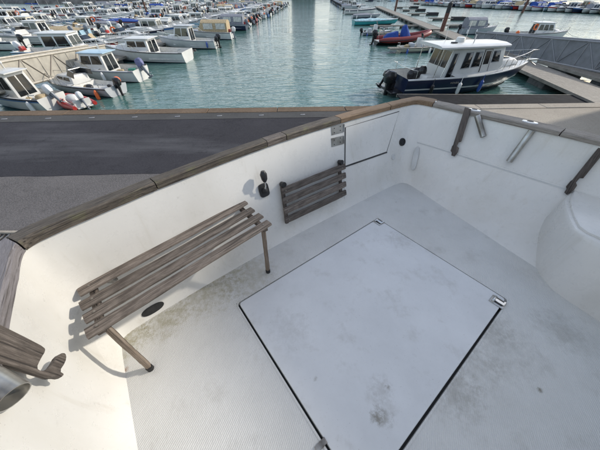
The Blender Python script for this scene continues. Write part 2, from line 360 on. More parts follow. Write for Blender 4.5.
# ------------------------------------------------------------------ far shore
def far_block(name, label, cx, cy, w, d, h, mat, floors, cols, cat='building'):
    t = empty(name, (cx, cy, 0)); tag(t, label, cat)
    m = MB(); m.box((0, 0, h/2), (w, d, h)); m.build('wall', mat, t)
    m = MB(); m.box((0, 0, h+0.35), (w+0.8, d+0.8, 0.7)); m.build('roof', M['far_roof'], t)
    wm = None
    for fl in range(floors):
        for c in range(cols):
            if wm is None:
                m = MB(); m.box((0, 0, 0), (w/cols*0.55, 0.12, h/floors*0.5)); o = m.build('window', M['window_glass'], t); wm = o.data
            else: o = bpy.data.objects.new('window', wm); COL.objects.link(o); o.parent = t
            o.location = (-w/2 + (c+0.5)*w/cols, -d/2 - 0.05, (fl+0.55)*h/floors)
m = MB(); m.box((0, 0, 0), (900, 60, 3.4)); o = m.build('far_quay', M['breakwater']); o.location = (60, 262, -0.4); tag(o, kind='structure')
far_block('apartment_building', 'tall grey apartment building on the far quay at the head of the channel', 2.5, 240, 17, 14, 31, M['far_wall_grey'], 9, 6)
far_block('apartment_building', 'pale low apartment building on the far quay left of the tall grey one', -45, 250, 40, 14, 11, M['far_wall_pale'], 3, 10)
far_block('harbour_office', 'long pale building on the far quay right of the tall grey one', 78, 252, 60, 14, 9, M['far_wall_pale'], 2, 12)
m = MB(); rg = random.Random(8)
pts = [Vector((-260, 190, 0)), Vector((-120, 150, 0)), Vector((-72, 152, 0))]
for a, b in zip(pts, pts[1:]):
    d = (b-a).normalized(); n = Vector((-d.y, d.x, 0))
    m.hexa([a - n*4, b - n*4, b + n*6, a + n*6], [a - n*1.5 + ZV*2.2, b - n*1.5 + ZV*2.2, b + n*4 + ZV*2.2, a + n*4 + ZV*2.2])
tag(m.build('breakwater', M['breakwater']), kind='structure')
# made-up shed, starboard and outside the frame, added to shade most of the cockpit
Fw = (TB.to_3x3() @ FV); Fw.z = 0; Fw.normalize(); Sw = Vector((-Fw.y, Fw.x, 0))
if Sw.x < 0: Sw = -Sw
sh0 = TB @ L(0, 0); sh0.z = QZ
def S(s, f, z): return Vector((sh0.x, sh0.y, 0)) + Sw*s + Fw*f + ZV*z
sd = empty('shade_shed', S(14, 14, QZ)); tag(sd, 'long grey metal shed outside the frame, added to shade the cockpit', 'shed')
iv = Matrix.Translation(-sd.location)
SE = 7.08     # eave above the quay
m = MB(); m.hexa([iv @ S(8, 2.45, QZ), iv @ S(18, 2.45, QZ), iv @ S(18, 24, QZ), iv @ S(8, 24, QZ)], [iv @ S(8, 2.45, QZ+SE), iv @ S(18, 2.45, QZ+SE), iv @ S(18, 24, QZ+SE), iv @ S(8, 24, QZ+SE)]); m.build('wall', M['shed_metal'], sd)
m = MB(); m.prism([iv @ S(7.8, 2.3, QZ+SE+0.003), iv @ S(18.2, 2.3, QZ+SE+0.003), iv @ S(13, 2.3, QZ+SE+1.2)], Fw*22.4); m.build('roof', M['far_roof'], sd)
m = MB(); m.hexa([iv @ S(7.93, 6, QZ+.01), iv @ S(8.0, 6, QZ+.01), iv @ S(8.0, 11, QZ+.01), iv @ S(7.93, 11, QZ+.01)], [iv @ S(7.93, 6, QZ+5), iv @ S(8.0, 6, QZ+5), iv @ S(8.0, 11, QZ+5), iv @ S(7.93, 11, QZ+5)]); m.build('door', M['panel_grey'], sd)

# ------------------------------------------------------------------ the boat we stand in
boat = empty('fishing_boat', mat=TB); tag(boat, 'white fishing boat on the quay, its wood-capped stern cockpit filling the foreground', 'boat')
base = [(3.17, 2.1), (3.155, 1.2), (3.15, .65), (3.145, .25), (3.14, .08), (3.105, .01), (2.95, -.015), (2.4, -.05), (1.83, -.07), (1.0, -.06), (.3, -.05), (.09, -.03), (.02, .05), (.04, .2), (.12, .5), (.2, .86), (.34, 1.43), (.45, 2.1)]
mid = [(3.19, 2.1), (3.18, 1.2), (3.17, .65), (3.165, .22), (3.15, .05), (3.07, -.04), (2.88, -.085), (2.4, -.15), (1.83, -.195), (1.0, -.2), (.22, -.19), (.0, -.17), (-.1, -.07), (-.12, .1), (-.14, .45), (-.15, .86), (-.18, 1.43), (-.2, 2.1)]
top = [(3.16, 2.1), (3.14, 1.2), (3.125, .5), (3.12, .15), (3.12, .02), (3.08, -.035), (2.9, -.085), (2.5, -.18), (1.75, -.30), (.9, -.345), (.1, -.315), (-.2, -.292), (-.262, -.24), (-.275, -.02), (-.28, .45), (-.28, .9), (-.27, 1.43), (-.27, 2.1)]
def chaikin(pts, n=2):
    for _ in range(n):
        o = [pts[0]]
        for a, b in zip(pts, pts[1:]): o += [tuple(x*.75+y*.25 for x, y in zip(a, b)), tuple(x*.25+y*.75 for x, y in zip(a, b))]
        o.append(pts[-1]); pts = o
    return pts
base, mid, top = chaikin(base), chaikin(mid), chaikin(top)
ZT = 0.78
def wall_pt(i, z):
    t = z/ZT; a, b, c = base[i], mid[i], top[i]
    w0 = (t-.5)*(t-1)*2; w1 = -t*(t-1)*4; w2 = t*(t-.5)*2
    return L(a[0]*w0+b[0]*w1+c[0]*w2, a[1]*w0+b[1]*w1+c[1]*w2, z)
zs = [0, .012, .03, .06, .1, .16, .22, .28, .34, .40, .412, .424, .46, .52, .58, .64, .70, .75, ZT]
rings = []
for z in zs:
    r_ = []
    for i in range(len(base)):
        p = wall_pt(i, z)
        if z < .1:    # small cove where liner meets floor
            k = (1 - z/.1)**2 * .03; a = wall_pt(max(i-1, 0), z); b = wall_pt(min(i+1, len(base)-1), z); d = (b-a).normalized(); n_ = Vector((d.y, -d.x, 0))
            cen = L(1.6, 1.0)
            if n_.dot(cen-p) < 0: n_ = -n_
            p = p + n_*k
        r_.append(p)
    rings.append(r_)
m = MB(); m.loft(rings, closed=False)
liner = m.build('bulwark_liner', M['gelcoat'], boat, smooth=True)
bvh = BVHTree.FromPolygons([v.co for v in liner.data.vertices], [list(p.vertices) for p in liner.data.polygons])
EYB = Vector((0, 0, 1.5))
def hit(px, py, off=0.0):
    d = ray(px, py, DECK_PITCH); loc, n, _, _ = bvh.ray_cast(EYB, d)
    if loc is None: raise RuntimeError(f'no wall at {px},{py}')
    if n.dot(d) > 0: n = -n
    return loc + n*off, n
# shelf line half way up the starboard side
def wall_strip(name, i0, i1, z0, z1, proud, mat, thick=0.0):
    m = MB(); A = []; 
    for z, pr in ((z0, -.004), (z0, proud), (z1, proud), (z1, -.004)):
        row = []
        for i in range(i0, i1):
            p = wall_pt(i, z); a = wall_pt(i-1, z); b = wall_pt(i+1, z); d = (b-a).normalized(); n_ = Vector((d.y, -d.x, 0))
            if n_.dot(L(1.6, 1.0)-p) < 0: n_ = -n_
            row.append(p + n_*pr)
        A.append(row)
    m.loft(A, closed=False); return m.build(name, mat, boat, smooth=True)
stb0 = next(i for i in range(len(base)) if base[i][0] < .15 and base[i][1] > .05)
wall_strip('shelf_joint', stb0, len(base)-1, .425, .433, .003, M['old_gelcoat'])
wall_strip('shelf_ledge', stb0, len(base)-1, .434, .445, .005, M['gelcoat'])
# floor with an opening for the hatch
HP0, HP1, HF0, HF1 = .88, 2.42, .27, 1.42
m = MB(); ps = [-.25, HP0-.006, HP1+.006, 3.2]; fs_ = [-.2, HF0-.006, HF1+.006, 2.2]
gp = []; 
def sub(a, b, n): return [a+(b-a)*i/n for i in range(n)]
m.prism([L(ps[0], fs_[0]), L(ps[3], fs_[0]), L(ps[3], fs_[1]), L(ps[0], fs_[1])], ZV*-.03)
m.prism([L(ps[0], fs_[2]), L(ps[3], fs_[2]), L(ps[3], fs_[3]), L(ps[0], fs_[3])], ZV*-.03)
m.prism([L(ps[0], fs_[1]), L(ps[1], fs_[1]), L(ps[1], fs_[2]), L(ps[0], fs_[2])], ZV*-.03)
m.prism([L(ps[2], fs_[1]), L(ps[3], fs_[1]), L(ps[3], fs_[2]), L(ps[2], fs_[2])], ZV*-.03)
m.build('cockpit_floor', M['deck_gelcoat'], boat)
def rrect(p0, p1, f0, f1, r, z, n=5):
    o = []
    for cx, cy, a0 in ((p1-r, f1-r, 0), (p0+r, f1-r, 90), (p0+r, f0+r, 180), (p1-r, f0+r, 270)):
        for k in range(n+1):
            a = R(a0 + 90*k/n); o.append(L(cx + r*math.cos(a), cy + r*math.sin(a), z))
    return o
# raised rim, rubber seal, hatch lid
def rim(name, e0, e1, z0, z1, mat, bev=0):
    m = MB(); a = rrect(HP0-e0, HP1+e0, HF0-e0, HF1+e0, .022+max(e0, 0), z0); b = rrect(HP0-e0, HP1+e0, HF0-e0, HF1+e0, .022+max(e0, 0), z1)
    c = rrect(HP0-e1, HP1+e1, HF0-e1, HF1+e1, .022+max(e1, -.02), z1); d = rrect(HP0-e1, HP1+e1, HF0-e1, HF1+e1, .022+max(e1, -.02), z0)
    m.loft([d, c, b, a], True, False); return m.build(name, mat, boat, smooth=True)
rim('hatch_rim', .002, .012, -.03, .0025, M['deck_gelcoat'])
m = MB(); m.prism(rrect(HP0-.02, HP1+.02, HF0-.02, HF1+.02, .04, -.032), ZV*.006); m.build('hatch_gutter', M['black_rubber'], boat)
m = MB(); m.loft([rrect(HP0+.006, HP1-.011, HF0+.007, HF1-.012, .018, z) for z in (-.025, .0)] + [rrect(HP0+.008, HP1-.013, HF0+.009, HF1-.014, .016, .0035)])
hatch = m.build('hatch_lid', M['hatch_gelcoat'], boat, smooth=True)
def latch(px, py, rot):
    c = BR(px, py, .004); t = Matrix.Translation(c) @ Matrix.Rotation(math.atan2(FV.y, FV.x) + R(rot), 4, 'Z')
    m = MB(); m.box((0, 0, .002), (.088, .078, .006)); o = m.build('latch', M['dirty_steel'], hatch, bevel=.003, seg=2); o.matrix_local = t
    m = MB(); m.box((0, .003, .0062), (.06, .05, .0035)); o = m.build('latch', M['black_plastic'], hatch); o.matrix_local = t
    m = MB(); m.box((.008, 0, .011), (.06, .026, .007)); m.cyl((-.025, -.03, .011), (-.025, .03, .011), .009, 8); m.box((.034, .012, .010), (.014, .04, .006)); o = m.build('latch', M['stainless'], hatch, bevel=.002, seg=1); o.matrix_local = t
latch(378.5, 222, 0); latch(497.5, 302, 0)
m = MB(); m.box((0, 0, .003), (.026, .06, .008)); o = m.build('latch', M['dull_steel'], hatch, bevel=.002); o.matrix_local = Matrix.Translation(BR(321, 445, .004)) @ Matrix.Rotation(math.atan2(FV.y, FV.x), 4, 'Z')
# small floor fittings
m = MB(); m.disc(BR(382, 184, .0), ZV, .026, .012); m.build('floor_drain', M['black_rubber'], boat)

# outer hull below the caps
ocap = [(3.30, 2.1), (3.29, 1.2), (3.26, .5), (3.22, .12), (3.17, -.04), (3.09, -.10), (2.95, -.14), (2.5, -.24), (1.75, -.36), (.9, -.43), (.05, -.405), (-.3, -.385), (-.405, -.34), (-.42, -.02), (-.42, .45), (-.42, .9), (-.42, 1.43), (-.42, 2.1)]
ocap = chaikin(ocap)
m = MB(); cx_, cy_ = 1.5, 2.1
def lev(k, z, dx=0): return [L(1.45 + (p-1.45)*k, f if f > 1.9 else f + dx, z) for p, f in ocap]
m.loft([lev(1, .775), lev(.985, .4), lev(.95, 0, .03), lev(.86, -.5, .08), lev(.6, -.95, .15), lev(.06, -1.15, .3)], closed=False)
m.build('hull', M['gelcoat'], boat, smooth=True)
# forward continuation and wheelhouse bulkhead behind the photographer
m = MB(); rr_ = []
for f, k, zt in ((2.12, 1, .8), (3.6, .93, .9), (5.0, .72, 1.05), (6.2, .4, 1.2), (7.0, .03, 1.35)):
    rr_.append([L(1.45 + 1.87*k, f, zt), L(1.45 + 1.75*k, f, .1), L(1.45 + .9*k, f, -.9), L(1.45, f, -1.12 + (f > 6)*.7), L(1.45 - .9*k, f, -.9), L(1.45 - 1.75*k, f, .1), L(1.45 - 1.87*k, f, zt)])
m.loft(rr_, closed=True); m.build('bow_hull', M['gelcoat'], boat, smooth=True)
m = MB(); m.hexa([L(.55, 2.2, -.02), L(2.0, 2.2, -.02), L(2.0, 4.2, -.02), L(.55, 4.2, -.02)], [L(.6, 2.25, 1.95), L(1.95, 2.25, 1.95), L(1.95, 4.0, 1.95), L(.6, 4.0, 1.95)]); m.build('wheelhouse', M['gelcoat'], boat, bevel=.04)
# moulded locker on the starboard side
lb = [BR(527, 236), BR(528, 242), BR(531, 250), BR(535, 266), BR(543, 279), BR(553, 290), BR(568, 301), BR(600, 322), BR(660, 365)]
lt = [BR(566, 199, .43), BR(567, 208, .43), BR(570, 217, .43), BR(575, 227, .43), BR(583, 233, .43), BR(592, 237, .43), BR(602, 242, .43), BR(622, 252, .43), BR(680, 282, .43)]
bk = [L(-.3, 1.95), L(-.3, 1.30)]
def lockring(t, z, shrink=0.0):
    r_ = []
    for a, b in zip(lb, lt):
        p = a.lerp(b, t); p.z = z; r_.append(p)
    cen = L(-.05, 1.75, z)
    r_ = [cen + (p-cen)*(1-shrink) for p in r_]
    e = r_[-1]; return r_ + [L(-.32, 2.05, z), L(-.32, 1.30, z)]
m = MB(); m.loft([lockring(0, 0), lockring(.1, .05), lockring(.5, .24), lockring(.9, .385), lockring(.97, .41, .0), lockring(1, .42, .012), lockring(1, .423, .03)])
m.build('locker', M['gelcoat'], boat, smooth=True)
m = MB(); m.loft([lockring(1, .4235, .055), lockring(1, .437, .055), lockring(1, .442, .07)]); m.build('locker_lid', M['gelcoat'], boat, smooth=True)

# gunwale caps, plank by plank
inn = top
def cap_plank(name, i0, i1, mat, f0=0.0, f1=0.0, zt=.825, gap=.004, h=.046):
    # planks follow inner/outer outlines between sample i0 and i1 (fractions allowed)
    def at(arr, t):
        i = int(t); k = t - i; a = arr[i]; b = arr[min(i+1, len(arr)-1)]; return (a[0]+(b[0]-a[0])*k, a[1]+(b[1]-a[1])*k)
    n = max(3, int((i1-i0)*1.5)); ia = [i0 + (i1-i0)*j/n for j in range(n+1)]
    mids = [(Vector(at(inn, t)) + Vector(at(ocap, t)))/2 for t in ia]
    org = L(mids[0].x, mids[0].y, zt); end = L(mids[-1].x, mids[-1].y, zt); d = (end-org).normalized(); s = ZV.cross(d)
    Mx = Matrix(((d.x, s.x, 0, org.x), (d.y, s.y, 0, org.y), (0, 0, 1, org.z), (0, 0, 0, 1))); iM = Mx.inverted()
    rg = random.Random(int(i0*10)); rings = []
    for j, t in enumerate(ia):
        pi = iM @ L(*at(inn, t), zt); po = iM @ L(*at(ocap, t), zt); e = (pi-po).normalized(); pi = pi + e*.012; po = po - e*.012
        if j == 0: pi.x += gap; po.x += gap
        if j == n: pi.x -= gap; po.x -= gap
        w = rg.uniform(-.0015, .0015); b = .009
        rings.append([po + Vector((0, 0, -h)), po + Vector((0, 0, -b)), po - (po-pi).normalized()*b + Vector((0, 0, w)), po.lerp(pi, .5) + Vector((0, 0, .001+w)), pi + (po-pi).normalized()*b + Vector((0, 0, w)), pi + Vector((0, 0, -b)), pi + (po-pi).normalized()*w + Vector((0, 0, -h))])
    m = MB(); m.loft(rings); o = m.build(name, mat, boat, smooth=True); o.matrix_local = Mx; return o
def idx(p=None, f=None, side='t'):     # fractional sample where the inner outline reaches that port / forward coordinate
    rng_ = range(len(inn)-1)
    for i in rng_:
        a, b = inn[i], inn[i+1]
        if side == 't' and a[0] >= p >= b[0] and a[1] < .1 and a[0] != b[0]: return i + (a[0]-p)/(a[0]-b[0])
        if side == 'p' and a[1] >= f >= b[1] and a[0] > 2.5: return i + (a[1]-f)/(a[1]-b[1])
        if side == 's' and a[1] <= f <= b[1] and a[0] < 0: return i + (f-a[1])/(b[1]-a[1])
i_c = idx(f=.0, side='p')
cap_plank('cap_plank', 0.0, i_c, M['pale_teak'])
j1, j2, j3, j4 = idx(1.75), idx(1.56), idx(.93), idx(.2)
cap_plank('cap_plank', i_c, idx(2.55), M['cap_teak'])['label'] = 'dark mossy plank on the transom'
cap_plank('cap_plank', idx(2.55), j1, M['cap_teak'], gap=.001)
cap_plank('cap_plank', j1, j2, M['teak'])
cap_plank('cap_plank', j2, j3, M['cap_teak'])
cap_plank('cap_plank', j3, j4, M['varnished_wood'])
cap_plank('cap_plank', j4, idx(f=-.1, side='s'), M['varnished_wood'])
cap_plank('cap_plank', idx(f=-.1, side='s'), idx(f=1.0, side='s'), M['sunlit_teak'], zt=.815, h=.036)
cap_plank('cap_plank', idx(f=1.0, side='s'), len(inn)-1.01, M['sunlit_teak'], zt=.815, h=.036)

# stands and keel blocks that carry the hull on the quay
def stand(p, f, zl, label):
    top_ = TB @ L(p, f, zl); t = empty('boat_stand', (top_.x, top_.y, QZ)); tag(t, label, 'boat stand', 'steel stands under the fishing boat')
    h = top_.z - QZ; m = MB(); m.cyl((0, 0, .12), (0, 0, h), .03, 8); m.build('post', M['dull_steel'], t)
    for k in range(3):
        a = k*2*math.pi/3; m = MB(); m.cyl((0, 0, .3), (.38*math.cos(a), .38*math.sin(a), .02), .022, 6); m.build('leg', M['dull_steel'], t)
    m = MB(); m.box((0, 0, h), (.3, .3, .05)); m.build('pad', M['dull_wood_leg'], t, bevel=.01)
stand(.15, .7, -.60, 'steel boat stand under the starboard quarter of the fishing boat')
stand(2.75, .7, -.60, 'steel boat stand under the port quarter of the fishing boat')
stand(.45, 3.8, -.62, 'steel boat stand under the starboard side further forward')
stand(2.45, 3.8, -.62, 'steel boat stand under the port side further forward')
for f, lb_ in ((.9, 'wooden keel block under the stern of the fishing boat'), (4.2, 'wooden keel block under the forward hull of the fishing boat')):
    c_ = TB @ L(1.45, f, -1.1); t = empty('keel_block', (c_.x, c_.y, QZ), math.atan2(Sw.y, Sw.x)); tag(t, lb_, 'keel block')
    n_b = max(1, round((c_.z - QZ)/.18)); hb_ = (c_.z - QZ)/n_b
    for k in range(n_b): m = MB(); m.box((0, 0, hb_*(k+.5)), (1.0 if k % 2 == 0 else .3, .3 if k % 2 == 0 else 1.0, hb_-.004)); m.build('timber', M['dull_wood_leg'], t, bevel=.008)

# transom door: proud panel with dark gap round it
def wall_panel(name, corners, off, mat, n=8, thick=.01, bevel=0):
    (a, b, c, d) = corners; g = []
    for j in range(n+1):
        row = []
        for i in range(n+1):
            u, v = i/n, j/n
            x = (a[0]*(1-u)+b[0]*u)*(1-v) + (d[0]*(1-u)+c[0]*u)*v; y = (a[1]*(1-u)+b[1]*u)*(1-v) + (d[1]*(1-u)+c[1]*u)*v
            row.append(hit(x, y, off)[0])
        g.append(row)
    m = MB(); vs = [p for r_ in g for p in r_]; N_ = n+1; fs = [(j*N_+i, j*N_+i+1, (j+1)*N_+i+1, (j+1)*N_+i) for j in range(n) for i in range(n)]
    nn = hit((a[0]+c[0])/2, (a[1]+c[1])/2)[1]
    edge = [i for i in range(n+1)] + [j*N_+n for j in range(1, n+1)] + [n*N_+i for i in range(n-1, -1, -1)] + [j*N_ for j in range(n-1, 0, -1)]
    k = len(vs); vs2 = vs + [vs[e] - nn*thick for e in edge]
    fs += [(edge[i], edge[(i+1) % len(edge)], k+(i+1) % len(edge), k+i) for i in range(len(edge))]
    m.add(vs2, fs); return m.build(name, mat, boat, smooth=True)
wall_panel('door_gap', [(344.6, 127.5), (399.2, 111), (386.7, 152.2), (344.3, 166.7)], .0025, M['seam'])
dr_ = wall_panel('transom_door', [(345.5, 127.5), (398.5, 112), (386.0, 151.5), (345.1, 165.6)], .007, M['gelcoat'])
wall_panel('lower_seam', [(344.6, 166.6), (387, 152), (387, 152.9), (344.6, 167.6)], .004, M['seam'], n=4)
wall_panel('lower_panel_joint', [(343.6, 168), (344.4, 168), (345.0, 199), (344.2, 199)], .0015, M['old_gelcoat'], n=4)
for y0 in (123.8, 135.5):
    cs = [(331, y0+3), (343, y0), (343, y0+8.5), (331.5, y0+11.5)]
    wall_panel('hinge', cs, .004, M['dirty_steel'], n=4)
    m = MB(); a, n_ = hit(343.6, y0+.4, .006); b, _ = hit(343.6, y0+8, .006); m.cyl(a, b, .006, 8)
    hg = m.build('hinge_pin', M['dull_steel'], boat)
    for sx, sy in ((334, 5), (334, 9.3), (340, 3), (340, 7)):
        c, n_ = hit(sx, y0+sy-.4, .004); m = MB(); m.disc(c, n_, .005, .002, 8); m.build('screw', M['black_plastic'], hg)
# round fittings, oval plate, scupper
c, n_ = hit(402, 142); m = MB(); m.disc(c, n_, .044, .006, 24); m.torus(c + n_*.006, n_, .037, .007); m.torus(c + n_*.007, n_, .018, .004); m.build('round_vent', M['black_plastic'], boat, smooth=True)
c, n_ = hit(393, 157); m = MB(); m.disc(c, n_, .033, .006, 24); m.torus(c + n_*.005, n_, .026, .004); m.build('round_cover', M['old_gelcoat'], boat, smooth=True)
ca, n_ = hit(418, 147); cb, _ = hit(413, 170); d = (cb-ca); s_ = n_.cross(d).normalized()
m = MB(); ol = []
for k in range(20):
    a = k*2*math.pi/20; ol.append((ca+cb)/2 + d*.5*math.copysign(abs(math.sin(a))**.7, math.sin(a)) + s_*.03*math.copysign(abs(math.cos(a))**.7, math.cos(a)))
m.prism(ol, n_*.03); m.build('oval_plate', M['old_gelcoat'], boat, bevel=.005)
c, n_ = hit(153, 309); m = MB(); t_ = n_.cross(ZV).normalized(); u_ = t_.cross(n_)
m.prism([c + t_*.07*math.copysign(abs(math.cos(a))**.8, math.cos(a)) + u_*.028*math.sin(a) for a in [k*2*math.pi/20 for k in range(20)]], n_*.004); m.build('scupper', M['black_rubber'], boat)
# control lever on the transom
c, n_ = hit(263.5, 190); t_ = n_.cross(ZV).normalized(); u_ = t_.cross(n_)
if u_.z < 0: u_ = -u_
m = MB(); ol = [c + t_*.044*math.copysign(abs(math.cos(a))**.5, math.cos(a)) + u_*.056*math.copysign(abs(math.sin(a))**.5, math.sin(a)) for a in [k*2*math.pi/24 for k in range(24)]]
m.prism(ol, n_*.016); lv = m.build('control_lever', M['black_plastic'], boat, bevel=.004)
m = MB(); m.ball(c + n_*.02, .026, sc=(1, 1, 1)); m.build('lever_boot', M['black_rubber'], lv, smooth=True)
m = MB(); m.tube([c + n_*.02, c + n_*.055 + u_*.045, c + n_*.06 + u_*.09], .008, 8); m.build('lever_shaft', M['stainless'], lv, smooth=True)
m = MB(); m.tube([c + n_*.056 + u_*.08, c + n_*.062 + u_*.10, c + n_*.064 + u_*.14, c + n_*.066 + u_*.165], .02, 12, rr=[.013, .023, .027, .015]); m.build('lever_knob', M['black_plastic'], lv, smooth=True)
# rod holders: ring on the cap, tube below
def rod_holder(p, f, tube_end, label=None, rad=.025, start=None):
    z = .826 if p > 0 else .816; c = L(p, f, z); par = None
    m = MB(); 
    ring = [c + (FV*.062*math.cos(a) + PV*.036*math.sin(a)) for a in [k*2*math.pi/28 for k in range(28)]]
    r2 = [c + ZV*.006 + (FV*.058*math.cos(a) + PV*.032*math.sin(a)) for a in [k*2*math.pi/28 for k in range(28)]]
    r3 = [c + ZV*.008 + (FV*.03*math.cos(a) + PV*.021*math.sin(a)) for a in [k*2*math.pi/28 for k in range(28)]]
    m.loft([ring, r2, r3], True, True); par = m.build('rod_holder', M['rod_ring'], boat, smooth=True)
    m = MB(); m.prism([c + ZV*.0085 + (FV*.026*math.cos(a) + PV*.017*math.sin(a)) for a in [k*2*math.pi/20 for k in range(20)]], ZV*.001); m.build('rod_hole', M['black_rubber'], par)
    if tube_end is not None:
        m = MB(); a = L(p + (.085 if p < 0 else -.06), f, .772) if start is None else start
        if start is not None and p < 0: a = a + (a-tube_end).normalized()*.03
        d = (tube_end-a).normalized(); u = d.orthogonal().normalized(); w = d.cross(u)
        def rg_(q_, r): return [q_ + (u*math.cos(t)+w*math.sin(t))*r for t in [k*2*math.pi/20 for k in range(20)]]
        m.loft([rg_(a, rad), rg_(tube_end, rad), rg_(tube_end, rad-.003), rg_(tube_end - d*.04, rad-.003)], True, True); m.build('rod_tube', M['dirty_steel'], par, smooth=True)
plain('rod_ring', (0.62, 0.62, 0.6), 0.25, 0.6)
rod_holder(-.345, -.17, None)
rod_holder(-.345, .29, hit(484, 137, .03)[0], start=hit(479, 119, .03)[0])
rod_holder(-.345, .76, hit(509, 162, .03)[0], start=hit(530, 134, .03)[0])
rod_holder(3.21, .72, BR(14, 397, .755), rad=.036, start=BR(-34, 368, .80))
# wooden rod brackets hanging under the caps
def bracket(outline, plane_p, plane_n, thick, mat, soft=True):
    n_ = Vector(plane_n).normalized(); pts = []; outline = chaikin(list(outline) + [outline[0]], 1)[1:] if soft else list(outline)
    for (x, y) in outline:
        d = ray(x, y, DECK_PITCH); t = (plane_p - EYB).dot(n_)/d.dot(n_); pts.append(EYB + d*t)
    org = pts[0]; ax = (pts[len(pts)//2] - org); ax = (ax - n_*ax.dot(n_)).normalized(); s = n_.cross(ax)
    Mx = Matrix((( ax.x, s.x, n_.x, org.x), (ax.y, s.y, n_.y, org.y), (ax.z, s.z, n_.z, org.z), (0, 0, 0, 1)))
    iM = Mx.inverted(); m = MB(); m.prism([iM @ p for p in pts], Vector((0, 0, -thick)))
    o = m.build('rod_bracket', mat, boat, bevel=.003, seg=2); o.matrix_local = Mx; return o
pn = (-PV)
bracket([(-30, 309), (10, 329), (30, 339), (45, 347), (46, 351), (41, 359), (37, 368), (42, 371), (50, 368), (55, 361), (58, 355), (64, 352), (67, 355), (66, 362), (60, 371), (65, 374), (62, 377), (55, 376), (50, 377), (42, 374), (20, 367), (0, 360), (-32, 347)], L(3.105, .45, .62), pn, .016, M['teak'])
wn = hit(520, 150)[1]
def bb(a, b, w, px_hook=True):
    ax, ay = a; bx, by = b; dx, dy = bx-ax, by-ay; l = math.hypot(dx, dy); tx, ty = dx/l, dy/l; nx, ny = ty, -tx   # n to the right of travel
    f = lambda t, s: (ax + dx*t + nx*s*w, ay + dy*t + ny*s*w)
    return [f(0, -.5), f(.0, .5), f(.68, .5), f(.71, .12), f(.79, .08), f(.81, .45), f(.9, .5), f(1.0, .2), f(1.0, -.3), f(.94, -.35), f(.92, -.62), f(.82, -.6), f(.79, -.5)]
p0, n0 = hit(460, 135, .05); bracket(bb((468, 108), (453, 156), 6.5), p0, n0, .018, M['dark_wood'], False)
p0, n0 = hit(582, 176, .05); bracket(bb((611, 138), (566, 194), 7.5), p0, n0, .018, M['dark_wood'], False)

# ------------------------------------------------------------------ benches
def slat(parent, a, b, w, th, mat, seed, nrm=ZV, name='slat'):
    a, b = Vector(a), Vector(b); d = (b-a).normalized(); n_ = (nrm - d*nrm.dot(d)).normalized(); s = n_.cross(d); ln = (b-a).length
    Mx = Matrix(((d.x, s.x, n_.x, a.x), (d.y, s.y, n_.y, a.y), (d.z, s.z, n_.z, a.z), (0, 0, 0, 1)))
    rg = random.Random(seed); rings = []; N_ = 14
    sec = [(-.5, -.5), (-.5, .2), (-.42, .42), (-.2, .5), (.2, .5), (.42, .42), (.5, .2), (.5, -.5)]
    off = [rg.uniform(-1, 1) for _ in range(40)]
    for j in range(N_+1):
        t = j/N_; k = 1.0
        e = .93 if j in (0, N_) else 1.0; x = t*ln
        rings.append([Vector((x, y*w*e + off[(j+i) % 40]*.0012, z*th*e + off[(j*3+i) % 40]*.0008 + .002*math.sin(t*5+seed))) for i, (y, z) in enumerate(sec)])
    m = MB(); m.loft(rings); o = m.build(name, mat, parent, smooth=True); o.matrix_local = Mx; return o
ZB = .44
bench = empty('slatted_bench', mat=TB); tag(bench, 'weathered four-slat wooden bench standing on legs against the transom, at the left', 'bench')
BLb, BRb = L(3.09, -.025, ZB), L(2.04, -.225, ZB); BLf, BRf = BR(86, 340, ZB), BR(272, 225, ZB)
W_ = (BLf-BLb).length
sw = .064
for k in range(4):
    t = (sw/2 + k*(W_-sw)/3)/W_
    zz = ZV*(.012 if k == 0 else 0)
    a = BLb.lerp(BLf, t) + zz; b = BRb.lerp(BRf, t) + zz
    jj = (b-a).normalized()*[.0, -.004, .003, .002][k]; slat(bench, a+jj, b+jj, sw, .017, M['teak'], k+1)
for t0, nm in ((.045, 0), (.955, 1)):
    a = BLb.lerp(BRb, t0) - ZV*.0255; b = BLf.lerp(BRf, t0) - ZV*.0255; d = (b-a).normalized()
    slat(bench, a + d*.01, b - d*.012, .034, .028, M['dark_wood'], 9+nm, name='crossbar')
scw = None
def screw(par, pos, nrm):
    global scw
    if scw is None: m = MB(); m.cyl((0, 0, 0), (0, 0, .0025), .0065, 8); o = m.build('screw', M['dull_steel'], par); scw = o.data
    else: o = bpy.data.objects.new('screw', scw); COL.objects.link(o); o.parent = par
    o.matrix_local = Matrix.Translation(pos) @ nrm.to_track_quat('Z', 'Y').to_matrix().to_4x4()
for k in range(4):
    t = (sw/2 + k*(W_-sw)/3)/W_
    for t0 in (.045, .955): screw(bench, BLb.lerp(BLf, t).lerp(BRb.lerp(BRf, t), t0) + ZV*(.0090 + (.012 if k == 0 else 0)), ZV)
for (fx, fy), t0 in (((150, 368), .06), ((268, 271), .95)):
    tp = BLf.lerp(BRf, t0) - ZV*.03 - (BLf-BLb).normalized()*.035; ft = BR(fx, fy, 0.012)
    slat(bench, tp, ft, .026, .024, M['dull_wood_leg'], int(fx), nrm=FV, name='leg')
    m = MB(); m.cyl(ft - ZV*.0115, ft + ZV*.016, .018, 12); m.build('rubber_foot', M['black_rubber'], bench, smooth=True)
for t0 in (.12, .88):
    p_ = BLb.lerp(BRb, t0) - ZV*.035; m = MB(); m.box((0, 0, 0), (.05, .03, .05)); o = m.build('wall_hinge', M['dull_steel'], bench, bevel=.004); o.matrix_local = Matrix.Translation(p_)

